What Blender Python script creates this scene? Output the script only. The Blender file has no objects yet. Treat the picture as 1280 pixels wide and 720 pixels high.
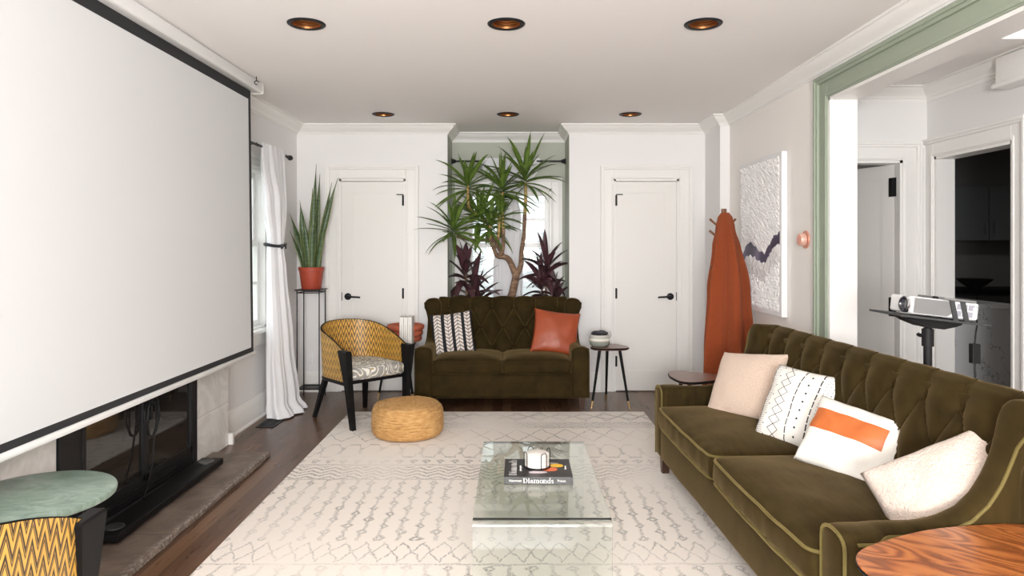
import bpy, bmesh, math, random
from mathutils import Vector, Matrix, Euler, noise
random.seed(7)
C = bpy.context.scene.collection
PI = math.pi
R = math.radians

# ------------------------------------------------------------------ helpers
def sst(a, b, x):
    t = max(0.0, min(1.0, (x - a) / (b - a)))
    return t * t * (3 - 2 * t)

def lerp(a, b, t): return a + (b - a) * t

def interp(keys, t):
    if t <= keys[0][0]: return keys[0][1]
    for (a, va), (b, vb) in zip(keys, keys[1:]):
        if t <= b:
            k = (t - a) / (b - a); k = k * k * (3 - 2 * k)
            return va + (vb - va) * k
    return keys[-1][1]

class MB:
    """collects shapes and links them as one mesh object"""
    def __init__(self): self.bm = bmesh.new(); self.uv = self.bm.loops.layers.uv.new('UVMap')
    def box(self, x0, x1, y0, y1, z0, z1, bev=0.0, seg=2, m=None):
        r = bmesh.ops.create_cube(self.bm, size=1.0)
        vs = r['verts']
        for v in vs:
            v.co = Vector((lerp(x0, x1, v.co.x + .5), lerp(y0, y1, v.co.y + .5), lerp(z0, z1, v.co.z + .5)))
        if bev > 0:
            es = list({e for v in vs for e in v.link_edges})
            r = bmesh.ops.bevel(self.bm, geom=es, offset=bev, segments=seg, affect='EDGES', profile=.5)
            vs = list({v for f in r['faces'] for v in f.verts} | {v for v in vs if v.is_valid})
        if m is not None:
            for v in vs: v.co = m @ v.co
        return vs
    def tube(self, pts, r, n=8, cap=True, closed=False):
        pts = [Vector(p) for p in pts]
        k = len(pts)
        rs = r if isinstance(r, (list, tuple)) else [r] * k
        up = None; rings = []
        for i in range(k):
            if closed: t = pts[(i + 1) % k] - pts[i - 1]
            else: t = pts[min(i + 1, k - 1)] - pts[max(i - 1, 0)]
            if t.length < 1e-9: t = Vector((0, 0, 1))
            t.normalize()
            if up is None:
                up = Vector((0, 0, 1)) if abs(t.z) < .9 else Vector((1, 0, 0))
            a = t.cross(up)
            if a.length < 1e-6: a = t.orthogonal()
            a.normalize(); up = a.cross(t).normalized()
            rings.append([self.bm.verts.new(pts[i] + (a * math.cos(2 * PI * j / n) + up * math.sin(2 * PI * j / n)) * rs[i]) for j in range(n)])
        for i in range(k if closed else k - 1):
            A = rings[i]; B = rings[(i + 1) % k]
            for j in range(n):
                self.bm.faces.new((A[j], A[(j + 1) % n], B[(j + 1) % n], B[j]))
        if cap and not closed:
            self.bm.faces.new(rings[0][::-1]); self.bm.faces.new(rings[-1])
    def lathe(self, prof, n=32, c=(0, 0, 0), cap=True):
        rings = []
        for (r, z) in prof:
            rings.append([self.bm.verts.new((c[0] + r * math.cos(2 * PI * j / n), c[1] + r * math.sin(2 * PI * j / n), c[2] + z)) for j in range(n)])
        for i in range(len(prof) - 1):
            for j in range(n):
                f = self.bm.faces.new((rings[i][j], rings[i][(j + 1) % n], rings[i + 1][(j + 1) % n], rings[i + 1][j]))
                for l, (jj, ii) in zip(f.loops, ((j, i), (j + 1, i), (j + 1, i + 1), (j, i + 1))):
                    l[self.uv].uv = (jj / n, ii / (len(prof) - 1))
        if cap:
            if prof[0][0] > 1e-5: self.bm.faces.new(rings[0][::-1])
            if prof[-1][0] > 1e-5: self.bm.faces.new(rings[-1])
    def prism(self, poly, ax, a, b, bev=0.0):
        """poly: 2D points; ax: axis extruded ('x': poly is (y,z); 'y': (x,z); 'z': (x,y))"""
        def mk(p, t):
            if ax == 'x': return (t, p[0], p[1])
            if ax == 'y': return (p[0], t, p[1])
            return (p[0], p[1], t)
        A = [self.bm.verts.new(mk(p, a)) for p in poly]; B = [self.bm.verts.new(mk(p, b)) for p in poly]
        n = len(poly); fs = []
        fs.append(self.bm.faces.new(A[::-1])); fs.append(self.bm.faces.new(B))
        for i in range(n): fs.append(self.bm.faces.new((A[i], A[(i + 1) % n], B[(i + 1) % n], B[i])))
        if bev > 0:
            es = list({e for f in fs for e in f.edges})
            bmesh.ops.bevel(self.bm, geom=es, offset=bev, segments=2, affect='EDGES', profile=.5)
    def grid(self, fn, nu, nv, uvfn=None, closeu=False):
        """fn(i/nu, j/nv) -> point"""
        V = [[self.bm.verts.new(fn(i / nu, j / nv)) for j in range(nv + 1)] for i in range(nu if closeu else nu + 1)]
        for i in range(nu):
            for j in range(nv):
                i2 = (i + 1) % nu if closeu else i + 1
                f = self.bm.faces.new((V[i][j], V[i2][j], V[i2][j + 1], V[i][j + 1]))
                if uvfn:
                    for l, (a, b) in zip(f.loops, ((i, j), (i + 1, j), (i + 1, j + 1), (i, j + 1))):
                        l[self.uv].uv = uvfn(a / nu, b / nv)
        return V
    def sections(self, secs, cap=True):
        rings = [[self.bm.verts.new(p) for p in s] for s in secs]
        n = len(rings[0])
        for A, B in zip(rings, rings[1:]):
            for j in range(n): self.bm.faces.new((A[j], A[(j + 1) % n], B[(j + 1) % n], B[j]))
        if cap:
            self.bm.faces.new(rings[0][::-1]); self.bm.faces.new(rings[-1])
    def sphere(self, c, r, sx=1, sy=1, sz=1, u=16, v=10):
        m = Matrix.Translation(c) @ Matrix.Diagonal((r * sx, r * sy, r * sz, 1))
        bmesh.ops.create_uvsphere(self.bm, u_segments=u, v_segments=v, radius=1, matrix=m)
    def xform(self, m):
        for v in self.bm.verts: v.co = m @ v.co
    def build(self, name, mat, parent=None, smooth=True, angle=40, sub=0, doubles=False):
        bm = self.bm
        if doubles: bmesh.ops.remove_doubles(bm, verts=bm.verts, dist=1e-5)
        bmesh.ops.recalc_face_normals(bm, faces=bm.faces)
        me = bpy.data.meshes.new(name)
        if smooth:
            ca = R(angle)
            for f in bm.faces: f.smooth = True
            for e in bm.edges:
                if len(e.link_faces) == 2 and e.calc_face_angle(0) > ca: e.smooth = False
        bm.to_mesh(me); bm.free()
        o = bpy.data.objects.new(name, me); C.objects.link(o)
        if mat: me.materials.append(mat)
        if parent: o.parent = parent
        if sub:
            s = o.modifiers.new('sub', 'SUBSURF'); s.levels = sub; s.render_levels = sub
        return o

def tag(o, label, cat, group=None, kind=None):
    o['label'] = label; o['category'] = cat
    if group: o['group'] = group
    if kind: o['kind'] = kind
    return o

def thing(name, label, cat, loc=(0, 0, 0), rz=0, group=None):
    o = bpy.data.objects.new(name, None); C.objects.link(o)
    o.empty_display_size = .1
    o.location = loc; o.rotation_euler = (0, 0, rz)
    return tag(o, label, cat, group)

def struct(mb, name, mat, parent=None, smooth=False, label=None, cat=None):
    o = mb.build(name, mat, parent, smooth=smooth)
    if parent is None:
        o['kind'] = 'structure'
        if label: tag(o, label, cat)
    return o

def dup(root, loc, rz, label, group=None):
    r = root.copy(); C.objects.link(r); r.location = loc; r.rotation_euler = (0, 0, rz)
    r['label'] = label
    if group: r['group'] = group
    for ch in list(root.children):
        c = ch.copy(); C.objects.link(c); c.parent = r
        for g in ch.children:
            d = g.copy(); C.objects.link(d); d.parent = c
    return r

def plabel(o, s): o['label'] = s; return o

# ------------------------------------------------------------------ node maths
class E:
    nt = None
    def __init__(s, sock): s.s = sock
    @staticmethod
    def op(o, *a, clamp=False):
        n = E.nt.nodes.new('ShaderNodeMath'); n.operation = o; n.use_clamp = clamp
        for i, x in enumerate(a):
            if isinstance(x, E): E.nt.links.new(x.s, n.inputs[i])
            else: n.inputs[i].default_value = x
        return E(n.outputs[0])
    def __add__(s, o): return E.op('ADD', s, o)
    __radd__ = __add__
    def __sub__(s, o): return E.op('SUBTRACT', s, o)
    def __rsub__(s, o): return E.op('SUBTRACT', o, s)
    def __mul__(s, o): return E.op('MULTIPLY', s, o)
    __rmul__ = __mul__
    def __truediv__(s, o): return E.op('DIVIDE', s, o)
def eabs(a): return E.op('ABSOLUTE', a)
def frac(a): return E.op('FRACT', a)
def flo(a): return E.op('FLOOR', a)
def emin(a, b): return E.op('MINIMUM', a, b)
def emax(a, b): return E.op('MAXIMUM', a, b)
def lt(a, b): return E.op('LESS_THAN', a, b)
def gt(a, b): return E.op('GREATER_THAN', a, b)
def esin(a): return E.op('SINE', a)
def sat(a): return E.op('ADD', a, 0.0, clamp=True)
def tri(x, p): return eabs(frac(x / p) - .5) * 2.0
def line(d, w, soft): return sat((w + soft - eabs(d)) / soft)
def band(y, a, b): return gt(y, a) * lt(y, b)

class Mat:
    def __init__(s, name, col=(.8, .8, .8), rough=.5, **kw):
        s.m = bpy.data.materials.new(name); s.m.use_nodes = True
        s.nt = s.m.node_tree; E.nt = s.nt
        s.b = s.nt.nodes['Principled BSDF']
        s.b.inputs['Base Color'].default_value = (*col, 1)
        s.b.inputs['Roughness'].default_value = rough
        for k, v in kw.items():
            i = s.b.inputs[k.replace('_', ' ')]
            i.default_value = (*v, 1) if isinstance(v, tuple) else v
    def node(s, t, **kw):
        n = s.nt.nodes.new(t)
        for k, v in kw.items():
            if k in [i.name for i in n.inputs]: n.inputs[k].default_value = v
            else: setattr(n, k, v)
        return n
    def link(s, a, b): s.nt.links.new(a.s if isinstance(a, E) else a, b)
    def coord(s, which='Object', scale=None, rot=None):
        n = s.node('ShaderNodeTexCoord'); o = n.outputs[which]
        if scale or rot:
            mp = s.node('ShaderNodeMapping'); s.link(o, mp.inputs['Vector'])
            if scale: mp.inputs['Scale'].default_value = scale
            if rot: mp.inputs['Rotation'].default_value = rot
            o = mp.outputs['Vector']
        return o
    def xyz(s, v):
        n = s.node('ShaderNodeSeparateXYZ'); s.link(v, n.inputs[0])
        return E(n.outputs[0]), E(n.outputs[1]), E(n.outputs[2])
    def noise(s, v, scale=5, detail=3, rough=.5, dist=0):
        n = s.node('ShaderNodeTexNoise'); s.link(v, n.inputs['Vector'])
        n.inputs['Scale'].default_value = scale; n.inputs['Detail'].default_value = detail
        n.inputs['Roughness'].default_value = rough; n.inputs['Distortion'].default_value = dist
        return E(n.outputs['Fac'])
    def ramp(s, f, stops):
        n = s.node('ShaderNodeValToRGB'); s.link(f, n.inputs['Fac'])
        e = n.color_ramp.elements
        while len(e) < len(stops): e.new(.5)
        for el, (p, c) in zip(e, stops): el.position = p; el.color = (*c, 1)
        return n.outputs['Color']
    def mix(s, f, a, b, blend='MIX'):
        n = s.node('ShaderNodeMix', data_type='RGBA', blend_type=blend)
        for sock, v in ((n.inputs[0], f), (n.inputs[6], a), (n.inputs[7], b)):
            if isinstance(v, E): s.link(v, sock)
            elif isinstance(v, (int, float)): sock.default_value = v
            elif isinstance(v, tuple): sock.default_value = (*v, 1)
            else: s.link(v, sock)
        return n.outputs[2]
    def col(s, c): s.link(c, s.b.inputs['Base Color']); return s
    def bump(s, h, strength=.3, dist=.01):
        n = s.node('ShaderNodeBump'); n.inputs['Strength'].default_value = strength; n.inputs['Distance'].default_value = dist
        s.link(h, n.inputs['Height']); s.link(n.outputs[0], s.b.inputs['Normal']); return s
    def rough(s, f): s.link(f, s.b.inputs['Roughness']); return s

def P(name, col, rough=.5, **kw): return Mat(name, col, rough, **kw).m

M = {}
def paint(name, col, rough=.55, b=.03):
    q = Mat(name, col, rough); q.bump(q.noise(q.coord(), 90, 2), b, .004); M[name] = q.m
paint('wall_white', (.79, .775, .765)); paint('ceiling_white', (.91, .885, .865), .8)
paint('trim_white', (.82, .805, .775), .35, .01); paint('door_white', (.79, .77, .735), .4, .01)
paint('sage', (.30, .345, .265), .5); paint('sage_wall', (.43, .45, .375), .6)
paint('wall_warm', (.86, .825, .785)); paint('hall_white', (.78, .765, .75))
M['black_metal'] = P('black_metal', (.010, .010, .011), .42, Specular_IOR_Level=.3)
M['black_matte'] = P('black_matte', (.011, .010, .010), .55, Specular_IOR_Level=.25)
M['black_lacquer'] = P('black_lacquer', (.008, .0075, .0075), .5, Specular_IOR_Level=.12)
M['brass'] = P('brass', (.75, .52, .25), .3, Metallic=1.0)
M['chrome'] = P('chrome', (.7, .7, .7), .2, Metallic=1.0)
M['copper'] = P('copper', (.50, .22, .08), .38, Metallic=1.0)
M['copper_satin'] = P('copper_satin', (.72, .36, .26), .45, Metallic=.35)
M['dark_wood'] = P('dark_wood', (.05, .022, .012), .35)
M['white_plastic'] = P('white_plastic', (.80, .80, .79), .35)
M['grey_plastic'] = P('grey_plastic', (.20, .196, .19), .55, Specular_IOR_Level=.3)
M['dark_grey'] = P('dark_grey', (.05, .05, .05), .5, Specular_IOR_Level=.3)
M['screen_white'] = P('screen_white', (.68, .685, .69), .9, Specular_IOR_Level=.1)
M['screen_black'] = P('screen_black', (.018, .018, .02), .8)
M['glass_dark'] = P('glass_dark', (.02, .018, .016), .04, Coat_Weight=.3)
M['lens'] = P('lens', (.02, .02, .03), .03, Coat_Weight=1.0)
M['soil'] = P('soil', (.03, .02, .013), .9)
M['bulb'] = P('bulb', (.32, .19, .08), .6, Specular_IOR_Level=.2)

def mk_floor():
    q = Mat('floor_wood', (.1, .05, .03), .3)
    v = q.coord('Object', rot=(0, 0, R(90)))
    br = q.node('ShaderNodeTexBrick'); q.link(v, br.inputs['Vector'])
    br.inputs['Scale'].default_value = 1; br.inputs['Brick Width'].default_value = 1.1; br.inputs['Row Height'].default_value = .083
    br.inputs['Mortar Size'].default_value = .0015; br.inputs['Mortar Smooth'].default_value = .3; br.offset = .37
    br.inputs['Color1'].default_value = (0, 0, 0, 1); br.inputs['Color2'].default_value = (1, 1, 1, 1); br.inputs['Mortar'].default_value = (.5, .5, .5, 1)
    x, y, z = q.xyz(q.coord())
    g = q.noise(q.coord('Object', scale=(38, 2.2, 1)), 1.5, 6, .62, .6)
    sep = q.node('ShaderNodeSeparateColor'); q.link(br.outputs['Color'], sep.inputs[0])
    t = sat(E(sep.outputs[0]) * .42 + g * .75 - .12)
    c = q.ramp(t, [(0, (.034, .015, .009)), (.45, (.110, .054, .028)), (1, (.25, .135, .07))])
    mort = E(br.outputs['Fac'])
    c = q.mix(mort * .8, c, (.012, .006, .004))
    q.col(c); q.bump(mort * -1.0 + g * .15, .25, .003); q.rough(g * .2 + .2)
    return q.m
M['floor_wood'] = mk_floor()

def mk_rug():
    q = Mat('rug_wool', (.7, .66, .6), .95, Sheen_Weight=.2)
    v = q.coord()
    x0, y0, _ = q.xyz(v)
    n1 = q.noise(v, 9, 2); n2 = q.noise(v, 26, 2)
    x = x0 + (n1 - .5) * .05 + (n2 - .5) * .026 + 5.0
    nb = q.noise(q.coord('Object', scale=(1.0, 1.3, 1)), 11, 2)
    y = y0 + (nb - .5) * .035
    W, S = .0062, .009
    def trellis(yc, amp, p):
        d = (tri(x, p) - .5) * (2 * amp)
        return emax(line(y - yc - d, W, S), line(y - yc + d, W, S))
    def zig(p, amp, sp): 
        d = frac((y - tri(x, p) * amp) / sp) - .5
        return line(d * sp, W, S)
    def chains():
        fx = (frac(x / .09) - .5) * .09
        ln = line(fx, W * .7, S) * .75
        yy = (frac(y / .15 + flo(x / .09) * .5) - .5) * .15
        dm = line(eabs(fx) + eabs(yy) * .75 - .019, W * .9, S)
        return emax(ln * gt(eabs(yy), .018), dm)
    def hexes(yc, amp, p):
        d = sat((tri(x, p) - .5) * 1.9 + .5) - .5
        d = d * (2 * amp)
        l = emax(line(y - yc - d, W, S), line(y - yc + d, W, S))
        fx = (frac(x / (p * .5)) - .5) * (p * .5)
        st = line(fx, W * .8, S) * lt(eabs(y - yc), amp * .55)
        return emax(l, st)
    def dots(yc):
        fx = (frac(x / .09) - .5) * .09
        return emax(line(eabs(fx) + eabs(y - yc) - .022, W, S), line(fx, W, S) * band(y, yc - .05, yc - .02))
    pat = None
    for a, b, f in ((5.38, 5.68, lambda: emax(trellis(5.53, .13, .36), trellis(5.53, .07, .36))), (5.20, 5.36, lambda: zig(.10, .045, .045)),
                    (4.80, 5.18, lambda: trellis(4.99, .16, .36)), (4.45, 4.78, lambda: hexes(4.61, .14, .27)),
                    (4.33, 4.44, lambda: dots(4.39)), (4.05, 4.28, lambda: zig(.13, .05, .055)), (3.20, 4.03, chains),
                    (2.975, 3.20, lambda: trellis(3.085, .095, .18)), (2.2, 2.95, chains), (1.9, 2.18, lambda: zig(.13, .05, .055))):
        t = f() * band(y0, a, b)
        pat = t if pat is None else emax(pat, t)
    for yl in (4.31, 5.19, 2.965, 4.045): pat = emax(pat, line(y - yl, W * .6, S) * .8)
    fade = sat((q.noise(v, 1.6, 2) - .40) * 3.2 + .35)
    spk = sat((q.noise(v, 95, 2, .7) - .36) * 5)
    f = sat(pat * fade * spk * .95)
    base = q.mix(sat((q.noise(v, 240, 2) - .4) * 2.5) * .35 , (.83, .755, .675), (.73, .66, .585))
    q.col(q.mix(f, base, (.23, .20, .17)))
    q.bump(q.noise(v, 330, 2) + f * -.3, .5, .004)
    return q.m
M['rug'] = mk_rug()

def mk_velvet(name, dark, light, sheen):
    q = Mat(name, dark, .75, Specular_IOR_Level=.06, Sheen_Weight=sheen, Sheen_Roughness=.38, Sheen_Tint=(.80, .57, .27))
    v = q.coord()
    n = q.noise(v, 5, 3, .6, .6)
    n2 = q.noise(q.coord('Object', scale=(3, 14, 3)), 3, 3)
    q.col(q.ramp(sat(n * .7 + n2 * .5 - .15), [(.2, dark), (.75, light)]))
    q.bump(n2, .12, .006)
    return q.m
M['velvet'] = mk_velvet('velvet', (.0165, .0105, .0033), (.048, .0315, .0095), .22)
M['velvet_pale'] = mk_velvet('velvet_pale', (.15, .12, .04), (.23, .185, .07), .4)
M['velvet_fold_lit'] = mk_velvet('velvet_fold_lit', (.055, .040, .013), (.09, .066, .022), .3)  # paler velvet: light caught on the pleat edges, put into the colour
M['piping'] = mk_velvet('piping', (.10, .08, .025), (.16, .125, .045), .35)

def mk_zigzag():
    q = Mat('zigzag_weave', (.6, .3, .05), .45, Coat_Weight=.2)
    u, v, _ = q.xyz(q.coord('UV'))
    nz = q.noise(q.coord('UV'), 30, 2)
    vv = v + (nz - .5) * .008
    col = flo(u / .046)
    h = vv - tri(u, .046) * .075 + E.op('SINE', col * 12.9) * .016
    a = line((frac(h / .062) - .5) * .062, .0078, .003)
    b = line((frac(h / .062 + .30) - .5) * .062, .0034, .003)
    l = emax(a, b)
    c = q.mix(l, q.mix(q.noise(q.coord('UV'), 14, 2), (.62, .33, .045), (.80, .46, .10)), (.035, .02, .012))
    q.col(c); q.bump(q.noise(q.coord('UV', scale=(160, 160, 1)), 1, 2) , .25, .002)
    return q.m
M['zigzag'] = mk_zigzag()

def mk_scroll():
    q = Mat('scroll_fabric', (.6, .58, .5), .9)
    v = q.coord()
    n = q.noise(v, 6.5, 0, .5, 2.2)
    d = frac(n * 5.0)
    c = q.ramp(d, [(.0, (.30, .29, .27)), (.42, (.34, .33, .30)), (.47, (.78, .75, .68)), (.75, (.80, .77, .70)), (.80, (.42, .33, .14)), (.97, (.32, .31, .29))])
    q.col(c); q.bump(q.noise(v, 300, 1), .2, .002)
    return q.m
M['scroll'] = mk_scroll()

def mk_wood(name, c0, c1, c2, scale=(3, 40, 3), rough=.35, rings=False):
    q = Mat(name, c1, rough, Coat_Weight=.25, Coat_Roughness=.2)
    v = q.coord('Object', scale=scale)
    n = q.noise(v, 1.2, 5, .6, 1.2)
    if rings:
        w = q.noise(q.coord('Object', scale=(3.2, .9, 1), rot=(0, 0, .35)), 2.0, 2, .4, .5)
        n = n * .45 + esin(w * 75.0) * .22 + .28
    q.col(q.ramp(n, [(.2, c0), (.5, c1), (.85, c2)]))
    return q.m
M['walnut_top'] = mk_wood('walnut_top', (.10, .045, .028), (.17, .075, .045), (.26, .13, .085))
M['rosewood'] = mk_wood('rosewood', (.15, .038, .010), (.36, .105, .026), (.50, .18, .048), (60, 6, 5), .3, True)
M['hook_wood'] = mk_wood('hook_wood', (.10, .04, .018), (.2, .085, .038), (.3, .14, .06), (20, 20, 3))

def mk_marble(name, base, vein, sc, soft, rough=.25):
    q = Mat(name, base, rough)
    v = q.coord()
    n = q.noise(v, sc, 6, .62, 1.6)
    d = eabs(n - .5)
    m = sat((soft - d) / soft)
    cl = q.noise(v, sc * .6, 4)
    q.col(q.mix(sat(m * .8 + (cl - .5) * .9), base, vein))
    return q.m
M['marble_white'] = mk_marble('marble_white', (.80, .785, .76), (.66, .64, .61), 2.2, .09)
M['marble_island'] = mk_marble('marble_island', (.72, .72, .72), (.22, .22, .22), .8, .006)
def mk_green():
    q = Mat('marble_green', (.3, .4, .35), .3)
    v = q.coord()
    n = q.noise(q.coord('Object', scale=(1, 2.2, 1), rot=(0, 0, .5)), 7, 7, .68, 1.5)
    q.col(q.ramp(n, [(.28, (.13, .20, .155)), (.48, (.24, .33, .27)), (.62, (.33, .42, .36)), (.78, (.50, .57, .51))]))
    return q.m
M['marble_green'] = mk_green()
def mk_slate():
    q = Mat('hearth_slate', (.2, .15, .12), .5)
    v = q.coord()
    n = q.noise(v, 5, 6, .65, .5)
    x, y, z = q.xyz(v)
    j = emax(line((frac(y / .62 + .3) - .5) * .62, .002, .003), 0.0)
    c = q.ramp(n, [(.25, (.075, .056, .044)), (.5, (.165, .122, .095)), (.72, (.25, .19, .15)), (.85, (.40, .34, .28))])
    wear = sat((x + 1.645) * 28.0) * sat((q.noise(v, 55, 5, .75) - .47) * 6.0)
    c = q.mix(wear * .75, c, (.50, .45, .39))
    q.col(q.mix(j * .6, c, (.05, .04, .035))); q.bump(n + wear * .3, .5, .01)
    return q.m
M['slate'] = mk_slate()

def mk_jute():
    q = Mat('jute', (.5, .3, .12), .9)
    v = q.coord()
    x, y, z = q.xyz(v)
    cb = q.node('ShaderNodeCombineXYZ'); rad = E.op('SQRT', x * x + y * y)
    for k_, e_ in enumerate((rad * 95.0, E.op('ARCTAN2', y, x) * 5.0, z * 95.0)): q.link(e_, cb.inputs[k_])
    n = q.noise(cb.outputs[0], 1.0, 3, .6); n2 = q.noise(v, 6, 3)
    q.col(q.ramp(sat(n * .75 + n2 * .3), [(.25, (.22, .10, .03)), (.5, (.50, .27, .09)), (.75, (.70, .44, .19))]))
    q.bump(n, .6, .006)
    return q.m
M['jute'] = mk_jute()

def fabric(name, c, c2, sc=120, b=.4, dist=.004, sheen=.2):
    q = Mat(name, c, .92, Sheen_Weight=sheen)
    v = q.coord(); n = q.noise(v, sc, 3, .6)
    q.col(q.mix(n, c, c2)); q.bump(n, b, dist); M[name] = q.m
fabric('boucle_beige', (.76, .59, .475), (.56, .42, .325), 130, .9, .008)
fabric('boucle_cream', (.76, .64, .55), (.60, .48, .40), 120, 1.0, .010)
fabric('curtain_white', (.80, .80, .81), (.76, .76, .78), 200, .1, .002)
fabric('knit_rust', (.44, .095, .022), (.30, .055, .012), 160, .6, .006)
fabric('cloth_black', (.012, .012, .016), (.02, .02, .026), 150, .4)
def mk_knit():
    q = Mat('knit_throw', (.4, .1, .02), .95, Sheen_Weight=.3, Sheen_Tint=(.9, .4, .2))
    u, v, _ = q.xyz(q.coord('UV'))
    w = esin(u * 420.0) * esin(v * 420.0)
    n = q.noise(q.coord(), 60, 2)
    q.col(q.mix(sat(w * .4 + n * .5), (.27, .042, .008), (.44, .092, .018))); q.bump(w + n, .7, .006)
    return q.m
M['knit'] = mk_knit()
def mk_leather(name, a, b):
    q = Mat(name, a, .42)
    v = q.coord(); n = q.noise(v, 7, 4, .6)
    q.col(q.mix(n, a, b)); q.bump(q.noise(v, 160, 2) + n * 1.5, .15, .006)
    return q.m
M['leather_rust'] = mk_leather('leather_rust', (.40, .078, .024), (.28, .046, .014))

def mk_stripe_pillow():
    q = Mat('white_linen_orange_band', (.8, .77, .72), .85)
    x, y, z = q.xyz(q.coord())
    n = q.noise(q.coord(), 220, 2)
    b = band(y, -.005, .088) * lt(eabs(x + .02), .155)
    wh = q.mix(n, (.82, .79, .73), (.70, .67, .61))
    og = q.mix(q.noise(q.coord(), 12, 3), (.58, .155, .035), (.42, .095, .02))
    q.col(q.mix(b, wh, og)); q.bump(n * (1.0 - b), .3, .003); q.rough(.85 - b * .4)
    return q.m
M['stripe_pillow'] = mk_stripe_pillow()

def mk_mudcloth():
    q = Mat('mudcloth', (.8, .78, .72), .9)
    x, y, z = q.xyz(q.coord('Object', scale=(.84, .8, 1)))
    nz = q.noise(q.coord(), 14, 2)
    xx = x + (nz - .5) * .008
    # chevron / diamond column, lines and dots running up the cushion
    def vl(c, w=.0016): return line(xx - c, w, .001)
    dash = gt(frac(y / .03), .18)
    ink = emax(vl(-.135) * dash, emax(vl(.005, .002) * dash, emax(vl(.085, .002) * dash, vl(-.17) * .8)))
    zz = (tri(y, .075) - .5) * .05
    ink = emax(ink, line(xx + .055 - zz, .0015, .0012)); ink = emax(ink, line(xx + .055 + zz, .0015, .0012))
    def dots(c, sp, r):
        dy = (frac(y / sp) - .5) * sp; dx = xx - c
        return lt(E.op('SQRT', dx * dx + dy * dy), r)
    ink = emax(ink, dots(.045, .034, .0042)); ink = emax(ink, dots(-.1, .04, .003) )
    tx = (frac(xx / .014) - .5) * .014; ty = (frac(y / .014 + flo(xx / .014) * .5) - .5) * .014
    ink = emax(ink, lt(E.op('SQRT', tx * tx + ty * ty), .0022) * band(xx, .10, .19) * .8)
    tick = lt(frac(y / .008), .35) * band(xx, -.13, -.105) * .45
    ink = emax(ink, tick)
    q.col(q.mix(sat(ink), (.80, .77, .71), (.03, .028, .03))); q.bump(q.noise(q.coord(), 220, 2), .3, .003)
    return q.m
M['mudcloth'] = mk_mudcloth()

def mk_chevron_pillow():
    q = Mat('chevron_pillow', (.02, .02, .02), .9)
    x, y, z = q.xyz(q.coord())
    ink = None
    for i, (c, w, s) in enumerate(((-.125, .034, 1), (-.03, .030, -1), (.06, .032, 1), (.145, .026, -1))):
        dx = eabs(x - c)
        d = frac((y + dx * (.75 * s)) / .032)
        st = lt(dx, w) * gt(dx, .0015) * gt(d, .24) * lt(eabs(y), .19)
        ink = st if ink is None else emax(ink, st)
    q.col(q.mix(ink, (.010, .010, .014), (.74, .66, .60))); q.bump(q.noise(q.coord(), 180, 2) + ink * 1.5, .4, .004)
    return q.m
M['chevron_pillow'] = mk_chevron_pillow()

def mk_leaf(name, stops, rough=.4, bands=0):
    q = Mat(name, stops[0], rough)
    u, v, _ = q.xyz(q.coord('UV'))
    n = q.noise(q.coord(), 16, 3)
    mid = sat(1.0 - eabs(u - .5) * 5.0)
    t = n
    if bands: t = q.noise(q.coord('Object', scale=(6, 6, 60)), 1.1, 3, .6, .8)
    c = q.mix(sat((t - .3) * 2.2), stops[0], stops[1])
    if bands:
        c = q.mix(gt(eabs(u - .5), .40) * .75, c, stops[2])
    else: c = q.mix(mid * .35, c, stops[2])
    q.col(c)
    return q.m
M['yucca_leaf'] = mk_leaf('yucca_leaf', ((.05, .10, .014), (.15, .235, .038), (.26, .34, .09)))
M['cordyline_leaf'] = mk_leaf('cordyline_leaf', ((.035, .020, .016), (.10, .045, .050), (.22, .05, .12)), .35)
M['snake_leaf'] = mk_leaf('snake_leaf', ((.022, .05, .018), (.11, .17, .07), (.30, .33, .11)), .4, 1)
def mk_bark():
    q = Mat('bark', (.25, .17, .1), .85)
    n = q.noise(q.coord('Object', scale=(9, 9, 26)), 2, 4)
    q.col(q.ramp(n, [(.3, (.10, .055, .035)), (.55, (.24, .145, .09)), (.8, (.40, .28, .18))])); q.bump(n, .7, .01)
    return q.m
M['bark'] = mk_bark()
q = Mat('young_stem', (.5, .36, .12), .7); n = q.noise(q.coord('Object', scale=(8, 8, 40)), 1.5, 3)
q.col(q.ramp(n, [(.3, (.20, .12, .04)), (.5, (.50, .33, .11)), (.75, (.60, .46, .18))])); M['young_stem'] = q.m
q = Mat('terracotta_red', (.42, .07, .035), .5); q.col(q.mix(q.noise(q.coord(), 9, 3), (.44, .07, .032), (.32, .045, .022))); M['terracotta_red'] = q.m
q = Mat('terracotta', (.5, .13, .06), .7); q.col(q.mix(q.noise(q.coord(), 12, 3), (.52, .13, .062), (.42, .095, .045))); M['terracotta'] = q.m

def mk_clear(name, tint, ior=1.45):
    q = Mat(name, tint, 0.0)
    q.b.inputs['Transmission Weight'].default_value = 1.0; q.b.inputs['IOR'].default_value = ior
    return q.m
M['table_glass'] = mk_clear('table_glass', (.96, .99, .97))
M['table_glass_edge'] = mk_clear('table_glass_edge', (.30, .55, .45))
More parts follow.
